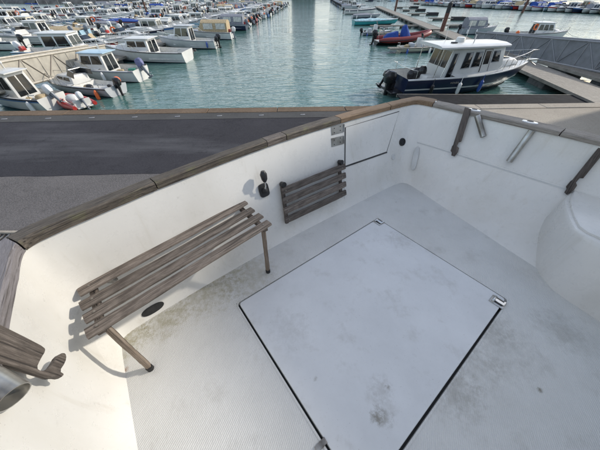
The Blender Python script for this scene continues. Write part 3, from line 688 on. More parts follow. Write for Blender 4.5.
fb = empty('folded_bench', mat=TB); tag(fb, 'small slatted wooden bench folded down flat against the transom below the door hinges', 'bench')
wn_ = hit(312, 195)[1]
def onp(x, y, P0, n_):
    d = ray(x, y, DECK_PITCH); return EYB + d*((P0-EYB).dot(n_)/d.dot(n_))
P0 = hit(312, 190)[0] + wn_*.05
TL, TR, BLo, BRo = onp(281, 187, P0, wn_), onp(345, 162, P0, wn_), onp(286, 225, P0, wn_), onp(346, 196, P0, wn_)
for k in range(4):
    t = (.115 + k*.257)
    if k == 3: t = .885
    a = TL.lerp(BLo, t); b = TR.lerp(BRo, t)
    slat(fb, a, b, (BLo-TL).length*.172, .016, M['teak'], 20+k, nrm=wn_)
for k in range(4):
    t = .885 if k == 3 else .115 + k*.257
    for t0 in (.05, .93): screw(fb, TL.lerp(BLo, t).lerp(TR.lerp(BRo, t), t0) + wn_*.0085, wn_)
for t0 in (.035, .93):
    a = TL.lerp(TR, t0) - wn_*.021; b = BLo.lerp(BRo, t0) - wn_*.021
    slat(fb, a, b, .03, .022, M['dark_wood'], 30, nrm=wn_, name='crossbar')
    c = TL.lerp(TR, t0) + (TL-BLo).normalized()*.012; m = MB(); m.tube([c - wn_*.03, c + wn_*.0, c + wn_*.015], .022, 12); m.build('hinge', M['black_plastic'], fb, smooth=True)

# ------------------------------------------------------------------ marina boats
ORD = ['first', 'second', 'third', 'fourth', 'fifth', 'sixth', 'seventh', 'eighth', 'ninth', 'tenth', 'eleventh', 'twelfth', 'thirteenth', 'fourteenth', 'fifteenth', 'sixteenth', 'seventeenth', 'eighteenth', 'nineteenth', 'twentieth', 'twenty-first', 'twenty-second', 'twenty-third', 'twenty-fourth', 'twenty-fifth', 'twenty-sixth', 'twenty-seventh', 'twenty-eighth', 'twenty-ninth', 'thirtieth', 'thirty-first', 'thirty-second', 'thirty-third', 'thirty-fourth', 'thirty-fifth', 'thirty-sixth', 'thirty-seventh', 'thirty-eighth']
def hull_shape(L_, B, fb_, flare=.1):
    def hb(s): return B/2*(.9 + .1*min(s/.35, 1)) if s < .4 else B/2*max(0.02, 1 - ((s-.4)/.6)**2.3)
    def sh(s): return fb_*(1 + .38*s*s)
    return hb, sh
def outboard(par, x, y, z, mat, tilt=0, sc=1.0):
    Rm = Matrix.Rotation(R(tilt), 3, 'Y')
    t = lambda v: Vector((x, y, z)) + (Rm @ Vector(v))*sc
    def ring(cx, cz, hx, hy): return [t((cx + hx*math.copysign(abs(math.cos(a))**.6, math.cos(a)), hy*math.copysign(abs(math.sin(a))**.6, math.sin(a)), cz)) for a in [k*2*math.pi/12 for k in range(12)]]
    m = MB(); m.loft([ring(-.22, .02, .20, .13), ring(-.22, .12, .25, .17), ring(-.24, .34, .26, .17), ring(-.22, .46, .18, .12), ring(-.2, .49, .08, .05)])
    ob = m.build('outboard_motor', mat, par, smooth=True)
    m = MB(); m.loft([ring(-.2, .03, .13, .08), ring(-.2, -.45, .08, .05), ring(-.22, -.75, .09, .03)]); m.box(t((-.3, 0, -.52)), (.3*sc, .2*sc, .02*sc), Rm); m.box(t((-.02, 0, -.02)), (.14*sc, .22*sc, .3*sc), Rm)
    m.tube([t((-.42, 0, -.68)), t((0, 0, -.68))], .05*sc, 8)
    m.build('motor_leg', M['motor_grey'] if mat != M['motor_black'] else mat, ob, smooth=True)
    return ob
def make_boat(name, pos, head, L_, kind, col, label, group, seed=0, detail=2, stripe=None, canvas=None, motor='motor_black', B=None, fb_=None, tilt=0, cabx=None, zt_=None, fender='fender_white', roof='white', extra=()):
    """stern centre at pos, bow towards heading (degrees from +x)"""
    rg = random.Random(seed); B = B or L_*.36; fb_ = fb_ or .45 + L_*.045
    t = empty(name, (pos[0], pos[1], 0), R(head)); t.rotation_euler.x = R(rg.uniform(-1.2, 1.2)); tag(t, label, 'boat', group)
    hb, sh = hull_shape(L_, B, fb_)
    ns = 12 if detail >= 2 else 8
    S_ = [i/ns for i in range(ns+1)]; rings = []
    for s in S_:
        b, z = hb(s), sh(s); xl = L_*(s*.90); xt = L_*s; kz = -.28 + max(0, (s-.75)/.25)**2*(.28+.12)
        rings.append([(xl, 0, kz), (xl*.5+xt*.5 if s > .7 else xl, b*.80, .06+.12*s), (xt, b*.98, z*.78), (xt, b, z), (xt, max(b-.07, .005), z+.02), (xt, -max(b-.07, .005), z+.02), (xt, -b, z), (xt, -b*.98, z*.78), (xl*.5+xt*.5 if s > .7 else xl, -b*.80, .06+.12*s)])
    m = MB(); n = 9; vs = [v for r_ in rings for v in r_]; m.add(vs, [])
    top_i = 4
    for a in range(ns):
        for i in range(n):
            if i == top_i: continue
            m.f.append([a*n+i, a*n+(i+1) % n, (a+1)*n+(i+1) % n, (a+1)*n+i]); m.m.append(1 if i in (0, 8) else (2 if (stripe and i in (2, 6)) else 0))
    m.f.append([0, 1, 2, 3, 4, 5, 6, 7, 8][::-1]); m.m.append(0)
    hullm = [P_(col), M[rg.choice(['antifoul_blue', 'antifoul_red', 'antifoul_black'])], P_(stripe or col)]
    m.build('hull', hullm, t, smooth=True)
    ck = {'cabin': .42, 'cuddy': .45, 'open': .72, 'canopy': .5, 'pilot': .32, 'tarp': .05}[kind]   # cockpit ends here
    fl = .28
    m = MB(); inner = []
    for s in [i/8*ck for i in range(9)]:
        b, z = hb(s) - .1, sh(s)+.01; x = max(L_*s, .06); inner.append([(x, b, z), (x, b-.03, fl), (x, -b+.03, fl), (x, -b, z)])
    m.loft(inner, closed=False); m.f += [[len(m.v)-4, len(m.v)-3, len(m.v)-2, len(m.v)-1], [0, 1, 2, 3]]; m.m += [0, 0]
    m.build('cockpit', M['boat_deck'], t)
    m = MB(); dk = []
    for s in [ck + (1-ck)*i/7 for i in range(8)]:
        b, z = max(hb(s)-.05, .01), sh(s)+.025; dk.append([(L_*s, b, z), (L_*s, b*.5, z+.04), (L_*s, 0, z+.06), (L_*s, -b*.5, z+.04), (L_*s, -b, z)])
    m.loft(dk, closed=False); m.build('foredeck', M['boat_deck'] if rg.random() < .5 else P_('white'), t, smooth=True)
    def windows(quad, nwin, v0=.35, v1=.85, pad=.06, glass='window_glass'):
        a, b, c, d = [Vector(q_) for q_ in quad]; nn = (b-a).cross(d-a).normalized(); out = nn
        for k in range(nwin):
            u0 = pad + (1-2*pad)*(k/nwin) + .015; u1 = pad + (1-2*pad)*((k+1)/nwin) - .015
            pt = lambda u, v: (a.lerp(b, u)).lerp(d.lerp(c, u), v)
            o4 = [pt(u0, v0), pt(u1, v0), pt(u1 - .02, v1), pt(u0 + .02, v1)]
            cen = sum(o4, Vector())/4; sgn = 1 if out.dot(cen - Vector((cabc, 0, cen.z))) > 0 else -1
            m = MB(); m.prism([p - out*sgn*.01 for p in o4], out*sgn*.02); wv = m.build('window', M[glass], t)
    if kind in ('cabin', 'pilot'):
        x0 = cabx or (ck*L_ - .1); ln = (1.15 + rg.uniform(0, 1.0)) * L_/6 if kind == 'cabin' else L_*.36
        x1 = x0 + ln; hw = min(hb((x0+x1)/2/L_) - .22, B*.36); zb = fl + .02; zt = (1.7 + rg.uniform(-.28, .25)) * (1 if L_ < 6.5 else 1.1); cabc = (x0+x1)/2; zt = zt_ or zt
        rk = rg.uniform(.05, .65) if kind == 'cabin' else .18; ra = -.12; zm = sh(.5)
        bt = [(x0, -hw, zb), (x1+.15, -hw*.92, zb), (x1+.15, hw*.92, zb), (x0, hw, zb)]
        tp = [(x0-ra*.5, -hw*.86, zt), (x1-rk, -hw*.8, zt), (x1-rk, hw*.8, zt), (x0-ra*.5, hw*.86, zt)]
        m = MB(); m.hexa(bt, tp); m.build('wheelhouse', P_('white' if col != 'cream' else 'cream'), t, bevel=.04 if detail >= 2 else 0)
        fz = (zm + .12 - zb)/(zt-zb)
        v0 = max(.42, fz+.1)
        nw = 3 if kind == 'pilot' or rg.random() < .4 else 2
        windows([bt[0], bt[1], tp[1], tp[0]], nw, v0, .9); windows([bt[3], bt[2], tp[2], tp[3]], nw, v0, .9)
        windows([bt[1], bt[2], tp[2], tp[1]], 2, v0+.03, .9); windows([bt[0], bt[3], tp[3], tp[0]], 2, .25 if kind == 'cabin' else .3, .88, .1)
        m = MB(); ov = .12; m.loft([[(x0-.22, -hw*.95, zt), (x1-rk+ov, -hw*.86, zt), (x1-rk+ov, hw*.86, zt), (x0-.22, hw*.95, zt)], [(x0-.22, -hw*.95, zt+.045), (x1-rk+ov, -hw*.86, zt+.045), (x1-rk+ov, hw*.86, zt+.045), (x0-.22, hw*.95, zt+.045)], [(x0-.1, -hw*.6, zt+.085), (x1-rk-.1, -hw*.55, zt+.085), (x1-rk-.1, hw*.55, zt+.085), (x0-.1, hw*.6, zt+.085)]])
        m.build('roof', P_(roof), t, smooth=True)
        if detail >= 2 or rg.random() < .75:
            m = MB(); m.cyl((x0+.2, .2, zt+.05), (x0+.1, .25, zt+1.3), .012, 5); m.cyl((x0+.5, -.1, zt+.05), (x0+.5, -.1, zt+.3), .02, 6); m.ball((x0+.5, -.1, zt+.34), .06); m.build('mast', P_('white'), t)
        # low cuddy ahead
        x2 = min(x1 + L_*.2, L_*.86); zc = zm + .28 + .05*L_/6
        m = MB(); m.hexa([(x1-.1, -hw*.85, zm), (x2, -hw*.42, sh(.8)), (x2, hw*.42, sh(.8)), (x1-.1, hw*.85, zm)], [(x1-.1, -hw*.7, zc), (x2-.35, -hw*.35, zc), (x2-.35, hw*.35, zc), (x1-.1, hw*.7, zc)]); m.build('cabin_top', P_('white'), t, bevel=.03 if detail >= 2 else 0)
    elif kind == 'cuddy':
        x0 = ck*L_; x2 = L_*.86; zm = sh(.55); hw = hb(.6) - .2; zc = zm + .42; cabc = (x0+x2)/2
        bt = [(x0, -hw, zm-.1), (x2, -hw*.35, sh(.8)), (x2, hw*.35, sh(.8)), (x0, hw, zm-.1)]; tp = [(x0, -hw*.85, zc), (x2-.8, -hw*.5, zc), (x2-.8, hw*.5, zc), (x0, hw*.85, zc)]
        m = MB(); m.hexa(bt, tp); m.build('cabin_top', P_('white'), t, bevel=.05 if detail >= 2 else 0)
        windows([bt[0], bt[1], tp[1], tp[0]], 2, .45, .8, .12); windows([bt[3], bt[2], tp[2], tp[3]], 2, .45, .8, .12)
        w0 = [(x0-.3, -hw, zc-.1), (x0+.35, -hw*.7, zc), (x0+.35, hw*.7, zc), (x0-.3, hw, zc-.1)]; w1 = [(x0-.4, -hw*.9, zc+.2), (x0+.1, -hw*.62, zc+.28), (x0+.1, hw*.62, zc+.28), (x0-.4, hw*.9, zc+.2)]
        m = MB()
        for i in range(3): a, b, c_, d_ = Vector(w0[i]), Vector(w0[i+1]), Vector(w1[i+1]), Vector(w1[i]); nn = (b-a).cross(d_-a).normalized()*.015; m.prism([a, b, c_, d_], nn)
        m.build('windscreen', M['window_glass'], t)
        m = MB(); m.tube([w1[0], w1[1], w1[2], w1[3]], .022, 5); m.build('windscreen_frame', M['stainless'], t)
    elif kind == 'canopy':
        x0 = .35; x1 = ck*L_+.5; hw = B*.4; z0 = sh(.2); zt = z0+1.15; cabc = (x0+x1)/2; cm = M[canvas or 'canvas_tan']
        m = MB(); pr = []
        for x in (x0, (x0+x1)/2, x1):
            pr.append([(x, -hw, z0), (x, -hw*.92, zt-.25), (x, -hw*.5, zt-.03), (x, 0, zt+.03), (x, hw*.5, zt-.03), (x, hw*.92, zt-.25), (x, hw, z0)])
        pr.append([(x1+.5, -hw*.8, z0+.1), (x1+.35, -hw*.75, z0+.3), (x1+.3, -hw*.5, z0+.45), (x1+.3, 0, z0+.5), (x1+.3, hw*.5, z0+.45), (x1+.35, hw*.75, z0+.3), (x1+.5, hw*.8, z0+.1)])
        m.loft(pr, closed=True); m.build('canopy', cm, t, smooth=True)
        for sy in (-1, 1):
            for k in range(2):
                a = x0+.2+k*(x1-x0)*.48; b = a + (x1-x0)*.36; y0, y1 = hw*1.0*sy, hw*.93*sy
                m = MB(); m.prism([(a, y0+.012*sy, z0+.3), (b, y0+.012*sy, z0+.3), (b, y1+.02*sy, zt-.3), (a, y1+.02*sy, zt-.3)], (0, .01*sy, 0)); m.build('canopy_window', M['clear_vinyl'], t)
    elif kind == 'open':
        xc = L_*.42; m = MB(); m.box((xc, 0, fl+.42), (.5, .6, .84), top=.85); m.build('console', P_('white'), t, bevel=.03)
        m = MB(); m.prism([(xc+.22, -.28, fl+.84), (xc+.22, .28, fl+.84), (xc+.05, .22, fl+1.2), (xc+.05, -.22, fl+1.2)], (-.012, 0, 0)); m.build('windscreen', M['window_glass'], t)
        m = MB(); m.box((xc-.75, 0, fl+.22), (.4, .8, .44), top=.95); m.build('seat', P_(rg.choice(['white', 'cream', 'grey'])), t, bevel=.03)
        if canvas:
            m = MB(); m.loft([[(x_, -h_, z_*.6+.4), (x_, -h_*.6, z_), (x_, h_*.6, z_), (x_, h_, z_*.6+.4)] for x_, h_, z_ in ((xc-1.1, .35, .75), (xc-.7, .42, 1.05), (xc-.2, .38, 1.0), (xc+.3, .4, 1.35), (xc+.6, .3, .8))]); m.build('console_cover', M[canvas], t, smooth=True)
    elif kind == 'tarp':
        m = MB(); rr2 = []
        for i in range(12):
            s = .01 + .97*i/11; b, z = hb(s)+.03, sh(s)+.01; hgt = .28*math.sin(math.pi*min(1, s*1.15+.08)) + .06*rg.uniform(-1, 1); hgt = max(hgt, .03)
            rr2.append([(L_*s, b, z-.1), (L_*s, b*.97, z+.03), (L_*s, b*.5, z+hgt*.7), (L_*s, 0, z+hgt), (L_*s, -b*.5, z+hgt*.7), (L_*s, -b*.97, z+.03), (L_*s, -b, z-.1)])
        m.loft(rr2, closed=False); m.build('boat_cover', M[canvas or 'canvas_grey'], t, smooth=True)
    if kind in ('cuddy', 'tarp') and L_ > 6 and rg.random() < .22:
        xm_ = L_*.55; m = MB(); m.cyl((xm_, 0, sh(.55)), (xm_, 0, 8.2), .06, 6); m.build('mast', P_('grey'), t)
        m = MB(); m.cyl((xm_-.1, 0, sh(.55)+1.2), (xm_-L_*.42, 0, sh(.55)+1.25), .11, 6); m.build('boom', M['canvas_blue'], t)
    if motor:
        outboard(t, -.02, 0, sh(0)+.02, M[motor], tilt, 1.0 if L_ > 5.5 else .85)
        if 'twin' in extra: outboard(t, -.02, B*.25, sh(0)+.02, M[motor], tilt, .7)
    if detail >= 1:
        m = MB(); s0 = max(ck+.05, .5) if kind != 'open' else .6; pt_u, pt_l = [], []
        ss = [s0 + (1.0-s0)*i/5 for i in range(6)]
        left = [Vector((L_*s - (.0 if s < .99 else .0), max(hb(s)-.06, .03), sh(s)+.38 if i else sh(s)+.02)) for i, s in enumerate(ss)]
        right = [Vector((v.x, -v.y, v.z)) for v in reversed(left)]
        m.tube(left + right, .018, 4)
        for s in ss[1:]:
            for sy in (-1, 1): m.cyl((L_*s, sy*max(hb(s)-.06, .03), sh(s)), (L_*s, sy*max(hb(s)-.06, .03), sh(s)+.38), .014, 4)
        m.build('bow_rail', M['stainless'], t)
        m = MB(); rub = [(L_*s, hb(s)+.012, sh(s)-.04) for s in S_]; rub2 = [(x, -y, z) for x, y, z in reversed(rub)]; m.tube(rub + rub2, .03, 5); m.build('rub_rail', M['motor_black' if rg.random() < .5 else 'motor_grey'], t)
        for k in range(rg.choice([1, 2, 3])):
            s = .12 + .25*k; sy = -1 if rg.random() < .6 else 1; fm = M[fender if rg.random() < .7 else 'fender_blue']
            m = MB(); y = sy*(hb(s)+.1); z = sh(s); m.tube([(L_*s, y, z-.05), (L_*s, y, z-.1), (L_*s, y, z-.2), (L_*s, y, z-.5), (L_*s, y, z-.58)], .1, 8, rr=[.02, .07, .1, .1, .03]); m.build('fender', fm, t, smooth=True)
    if detail >= 1 and kind in ('cabin', 'cuddy', 'open', 'pilot'):       # gear lying in the cockpit, lines to the berth
        for k in range(rg.choice([2, 3, 4])):
            x = rg.uniform(.35, max(.5, ck*L_-.4)); y = rg.uniform(-.5, .5)*B*.5; w = rg.uniform(.25, .55)
            cm = P_(rg.choice(['red', 'blue', 'grey', 'black', 'green', 'cream', 'white'])) if rg.random() < .7 else M['canvas_tan']
            if rg.random() < .5:
                m = MB(); m.box((x, y, fl+.02+w*.3), (w, w*.7, w*.6), Matrix.Rotation(rg.uniform(-.6, .6), 3, 'Z'), top=.88); m.build('gear_box', cm, t, bevel=.02)
            else:
                m = MB(); m.ball((x, y, fl+.02+w*.35), w*.5, 9, 6, (1.2, .9, .7)); m.build('gear_bag', cm, t, smooth=True)
        m = MB(); m.torus((L_*.62, .05, sh(.62)+.1), (0, 0, 1), .16, .045, 12, 5); m.build('rope_coil', M['rope_white'], t)
        for sy in (-1, 1):
            p0, p1 = Vector((L_*.95, sy*.1, sh(.95)+.05)), Vector((L_+1.0, sy*.9, .5)); m = MB(); m.tube([p0, p0.lerp(p1, .5) - ZV*.12, p1], .015, 4); m.build('mooring_line', M['rope_white'], t)
        m = MB(); m.tube([(.02, B*.42, sh(0)+.03), (.3, B*.47, sh(0)+.03), (.3, B*.47, sh(0)+.22), (.02, B*.42, sh(0)+.22)], .02, 5); m.build('stern_rail', M['stainless'], t)
    if 'buoy' in extra:
        m = MB(); m.ball((L_*.1, -B*.42, sh(0)+.1), .2, 12, 8); m.build('buoy', M['fender_orange'], t, smooth=True)
    if 'lifebuoy' in extra:
        m = MB(); m.torus((L_*.38, -B*.3, sh(.3)+.6), (0.3, -1, .2), .25, .07); m.build('lifebuoy', M['fender_orange'], t, smooth=True)
    if 'red' in extra:
        m = MB(); m.box((.25, 0, sh(0)+.12), (.3, .5, .3), top=.8); m.build('fuel_box', P_('red'), t, bevel=.03)
    return t

NEAR = 'boats berthed stern to the channel on the left'
def Wp(x, y, z=0): v = W(x, y, z); return (v.x, v.y)
HD = 176
def at_stern(px, py): return Wp(px, py)
# nearest six, measured one by one
make_boat('moored_boat', Wp(60, 109), 168, 4.5, 'cabin', 'white', 'small white cabin boat with a blue waterline, nearest the quay at the far left edge', NEAR, 1, 2, 'blue', motor='motor_white', tilt=35, cabx=1.35)
make_boat('moored_boat', Wp(120, 95), 168, 5.0, 'cuddy', 'grey', 'grey low-cabin boat with an orange buoy at its stern, left, second from the quay', NEAR, 2, 2, None, motor='motor_black', fender='fender_orange', extra=('buoy',), fb_=.5)
make_boat('moored_boat', Wp(145, 80), 176, 5.6, 'cabin', 'white', 'white wheelhouse boat with purple grey covered outboard, beside the left gangway end', NEAR, 3, 2, None, motor='canvas_purple', tilt=28, cabx=1.9, roof='pale blue', zt_=1.6)
make_boat('moored_boat', Wp(190, 61), 177, 7.2, 'cabin', 'white', 'large white cabin boat with bare broad transom, just past the left gangway', NEAR, 4, 2, None, motor=None, B=2.6, cabx=2.9)
make_boat('moored_boat', Wp(218, 48), 178, 6.2, 'cabin', 'white', 'white wheelhouse boat with two black outboards, fifth from the quay on the left', NEAR, 5, 2, None, motor='motor_black', extra=('twin',), cabx=2.5, roof='grey')
make_boat('moored_boat', Wp(233, 39), 178, 6.2, 'canopy', 'white', 'white boat under a long tan canopy with a red box at its stern', NEAR, 6, 2, None, 'canvas_tan', motor='motor_white', extra=('red',))
# red and white tender in front of the first boat
tb = empty('inflatable_tender', W(88, 110), R(150)); tag(tb, 'small red and white inflatable tender beside the nearest white cabin boat', 'dinghy')
m = MB(); m.tube([(0, .5, .22), (.8, .52, .22), (1.5, .45, .26), (1.95, .2, .32), (2.05, 0, .34), (1.95, -.2, .32), (1.5, -.45, .26), (.8, -.52, .22), (0, -.5, .22)], .17, 10, rr=[.1, .17, .17, .17, .17, .17, .17, .17, .1]); m.build('tube', P_('red'), tb, smooth=True)
m = MB(); m.box((.85, 0, .16), (1.7, .75, .05)); m.build('floor', M['boat_deck'], tb)
m = MB(); m.box((.12, 0, .32), (.06, .8, .36)); m.build('transom', P_('white'), tb)
m = MB(); m.ball((.9, .05, .42), .3, sc=(1.2, 1, .8)); m.build('bag', P_('white'), tb, smooth=True)
outboard(tb, .08, 0, .5, M['motor_white'], 20, .7)

# rows of boats
colours = ['white']*11 + ['cream', 'blue', 'grey', 'navy', 'pale blue', 'white', 'red']
kinds = ['cabin']*6 + ['cuddy']*4 + ['open']*2 + ['canopy']*2 + ['tarp']
kdesc = {'cabin': 'wheelhouse boat', 'cuddy': 'low-cabin boat', 'open': 'open boat', 'canopy': 'canvas-canopied boat', 'tarp': 'boat under fitted cover'}
def side_row(start, step, n, head, row_desc, group, seed, lens=(4.6, 6.4), skip=(), first_ord=0, frm='from the quay', kset=None, anchor='stern'):
    rg = random.Random(seed); p = Vector((*start, 0)); st = Vector((*step, 0)); k = 0
    for i in range(n):
        c, kd, ln = rg.choice(colours), rg.choice(kset or kinds), rg.uniform(*lens); cv = rg.choice(['canvas_blue', 'canvas_grey', 'canvas_tan']); mt = rg.choice(['motor_black', 'motor_black', 'motor_white', 'motor_grey']); sp = rg.choice([None, None, 'blue', 'red', 'grey', 'navy'])
        jx, jy, jh, jt = rg.uniform(-.5, .5), rg.uniform(-.25, .25), rg.uniform(-3, 3), rg.choice([0, 0, 30, 45]); ex = rg.choice([(), (), (), ('buoy',), ('lifebuoy',), ('red',)])
        if i in skip: continue
        q_ = p + st*i + Vector((jx, jy, 0)); dist = q_.length
        cw = {'canvas_blue': 'blue', 'canvas_grey': 'grey', 'canvas_tan': 'tan'}[cv]
        if anchor == 'bow': q_ = q_ - Vector((math.cos(R(head+jh)), math.sin(R(head+jh)), 0))*ln
        ds = kdesc[kd]
        if kd in ('canopy', 'tarp'): ds = ds.replace('canvas', cw).replace('fitted', cw)
        lab = f"{c} {ds}, {ORD[first_ord+k]} {frm} {row_desc}"
        make_boat('moored_boat', (q_.x, q_.y), head + jh, ln, kd, c, lab, group, seed*100+i, 2 if dist < 36 else (1 if dist < 75 else 0), sp, cv, mt, tilt=jt, extra=ex)
        k += 1
# left side. channel row continues the six measured boats
a6 = Vector((*Wp(245, 30), 0)); aN = Vector((*Wp(283, 8.5), 0)); d_ = (aN-a6); nn_ = 20
side_row((a6.x, a6.y), (d_.x/nn_, d_.y/nn_), nn_+6, 177, 'in the left channel-side row', NEAR, 11, (4.8, 6.6), first_ord=6, kset=['cabin']*5 + ['cuddy']*3 + ['canopy', 'open'])
# walkway pontoons
def pontoon(name, label, a, b, w, mat_top, z=.45, cat='pontoon', side='pontoon_side', board=False):
    a, b = Vector((*a, 0)), Vector((*b, 0)); d = (b-a); ln = d.length; t = empty(name, a, math.atan2(d.y, d.x)); tag(t, label, cat)
    m = MB(); m.box((ln/2, 0, z-.03), (ln, w, .06)); m.build('walkway', mat_top, t)
    m = MB(); m.box((ln/2, w/2+.03, z-.06), (ln, .06, .16)); m.build('edge_beam', M['dull_wood'], t)
    m = MB(); m.box((ln/2, -w/2-.03, z-.06), (ln, .06, .16)); m.build('edge_beam', M['dull_wood'], t)
    nf = max(2, int(ln/4)); fm = None
    for i in range(nf):
        if fm is None: m = MB(); m.box((0, 0, 0), (1.8, w*.86, .5)); o = m.build('float', M[side], t, bevel=.03, seg=1); fm = o.data
        else: o = bpy.data.objects.new('float', fm); COL.objects.link(o); o.parent = t
        o.location = ((i+.5)*ln/nf, 0, z-.32)
    return t
plain('dull_wood', (0.25, 0.225, 0.19), 0.8, var=0.15, scale=2)
def pile(x, y, h=3.0, label='', r=.17, dark=False):
    t = empty('mooring_pile', (x, y, 0)); tag(t, label, 'pile', 'mooring piles along the pontoons')
    m = MB(); m.cyl((0, 0, -1.5), (0, 0, h*.72), r, 12); m.build('shaft', M['pile_rust'], t, smooth=True)
    m = MB(); m.cyl((0, 0, h*.72), (0, 0, h), r*1.02, 12); m.cyl((0, 0, h), (0, 0, h+.15), r*1.02, 12, r*.3); m.build('cap', M['pile_black'], t, smooth=True)
PX = -16.3
pontoon('pontoon', 'long board walkway pontoon behind the channel row on the left', (PX, 21.5), (PX+8.5, 150), 1.8, M['pontoon_boards'])
side_row((PX-1.4, 25.5), (.18, 3.0), 31, 2, 'back of the first left pontoon', 'boats on the far side of the first left pontoon', 12, (5.6, 7.6), anchor='bow')
# second left pontoon with rows both sides
PX2 = -38
pontoon('pontoon', 'second walkway pontoon on the left, further out than the first', (PX2, 30), (PX2+9, 150), 1.8, M['pontoon_boards'])
side_row((PX2+1.6, 31.5), (.225, 3.0), 30, 181, 'front of the second left pontoon', 'boats on the near side of the second left pontoon', 13, (5.6, 7.6), anchor='bow')
side_row((PX2-1.6, 35), (.225, 3.1), 28, 1, 'back of the second left pontoon', 'boats on the outer side of the second left pontoon', 14, (5.6, 7.6), anchor='bow')
PX3 = -61
pontoon('pontoon', 'third walkway pontoon at the far left', (PX3, 50), (PX3+8, 150), 1.8, M['pontoon_boards'])
side_row((PX3+1.6, 52), (.225, 3.3), 23, 181, 'front of the third left pontoon', 'boats on the near side of the third left pontoon', 15, (6.2, 8.5), anchor='bow')
side_row((PX3-1.6, 58), (.225, 3.5), 21, 1, 'back of the third left pontoon', 'boats on the outer side of the third left pontoon', 16, (6.2, 8.5), anchor='bow')
# finger pontoons on the left near row
for k, (x, y, wh) in enumerate(((158, 71, 'between the gangway and the large bare-transom boat'), (205, 55, 'past the large bare-transom boat'), (224, 42.5, 'before the tan canopy boat'))):
    e = Vector((*Wp(x, y), 0)); pontoon('finger_pontoon', 'narrow finger pontoon ' + wh, (PX+.9+(e.y-21)*.06, e.y+.1), (e.x-.9, e.y), .6, M['grey_pontoon'], .38)
for k, (x, y, wh) in enumerate(((148, 16, 'behind the channel row at the left'), (120, 9, 'furthest left by the third pontoon'), (198, 5.5, 'in the far end of the left marina'))):
    v = Wp(x, y); pile(v[0], v[1], 3.4, 'dark mooring pile standing ' + wh, .2)

# gangways: deck, two trussed sides with panels
def gangway(name, label, a, b, za, zb_, ha, hb_, mt, mp_, nb, width=1.3, side=1):
    """a,b: xy of the near side's two ends; deck heights za,zb_; side heights ha,hb_"""
    A, B_ = Vector((*a, za)), Vector((*b, zb_)); t = empty(name, (A.x, A.y, 0)); tag(t, label, 'gangway'); A = A - t.location; B_ = B_ - t.location
    d = (B_-A); dn = d.normalized(); s = Vector((-dn.y, dn.x, 0)).normalized()*side
    m = MB(); m.prism([A, B_, B_ + s*width, A + s*width], (0, 0, -.08)); m.build('walkway', M['dull_wood'], t)
    for off, nm in ((Vector(), 0), (s*width, 1)):
        A1, B1 = A + off, B_ + off; up = lambda k: ZV*(ha+(hb_-ha)*k)
        m = MB(); m.tube([A1 + up(0), B1 + up(1)], .05, 6); m.build('top_rail', M[mt], t); m = MB(); m.tube([A1, B1], .06, 6); m.build('bottom_rail', M[mt], t)
        for k in range(nb):
            k0, k1 = k/nb, (k+1)/nb; p0, p1 = A1.lerp(B1, k0), A1.lerp(B1, k1)
            sgn = 1 if nm else -1
            o_ = s*(-.03*sgn)
            m = MB(); m.prism([p0 + ZV*.06 + dn*.03 + o_, p1 + ZV*.06 - dn*.03 + o_, p1 + up(k1) - ZV*.05 - dn*.03 + o_, p0 + up(k0) - ZV*.05 + dn*.03 + o_], s*.01); m.build('panel', M[mp_], t)
            m = MB(); m.cyl(p0, p0 + up(k0), .028, 5); m.build('post', M[mt], t)
            m = MB(); q0, q1 = (p0, p1 + up(k1)) if k % 2 else (p0 + up(k0), p1)
            m.cyl(q0, q1, .022, 5); m.build('brace', M['truss_dark'] if mt == 'truss_cream' else M[mt], t)
    return t
plain('truss_dark', (0.2, 0.17, 0.14), 0.6)
def col_z(px, py, Y):      # height at which the sight line through a measured spot crosses distance Y
    d = ray(px, py, PITCH); return EYE.z + d.z*(Y/d.y)
fa = W(113, 62, .3); na = W(0, 92, .92)
dd = (na-fa); na2 = fa + dd*1.45
gangway('gangway', 'cream trussed gangway sloping down behind the nearest cabin boats on the left', (na2.x, na2.y), (fa.x, fa.y), .3 + (.92-.3)*1.45, .3, 1.1, col_z(113, 45, fa.y)-.3, 'truss_cream', 'panel_cream', 13, side=1)
fa = W(470, 46, .25); na = W(600, 72, .6); dd = (na-fa); na2 = fa + dd*1.5
h_f = col_z(470, 32, fa.y)-.25; h_n = col_z(600, 44, na.y)-.6
gangway('gangway', 'long grey panelled gangway running down to the right pontoon behind the navy boat', (na2.x, na2.y), (fa.x, fa.y), .25+.35*1.5, .25, h_f + (h_n-h_f)*1.5, h_f, 'truss_grey', 'panel_grey', 14, side=-1)

# ------------------------------------------------------------------ right side
wl = [W(*p) for p in ((600, 107), (532, 72), (440, 35), (400, 17), (377, 8))]
pontoon('pontoon', 'main walkway pontoon on the right, running away beside the berths', (W(640, 128).x, W(640, 128).y), (wl[2].x, wl[2].y), 2.2, M['pontoon_boards'], .5)
pontoon('pontoon', 'far stretch of the right walkway pontoon beyond the red inflatable', (wl[2].x-.1, wl[2].y+1.3), (wl[4].x, wl[4].y), 2.0, M['pontoon_boards'], .5)
c1, c2 = W(548, 61, .5), W(650, 90, .5)
pontoon('landing_stage', 'pale board landing stage at the foot of the grey gangway', (c1.x, c1.y), (c2.x, c2.y), 1.6, M['pontoon_boards'], .52)
f1, f2 = W(400, 98.5, .4), W(640, 99, .4)
pontoon('finger_pontoon', 'dark finger pontoon alongside the navy boat, just beyond the quay', (f1.x, f1.y-.2), (f2.x, f2.y-.3), 1.6, M['grey_pontoon'], .42)
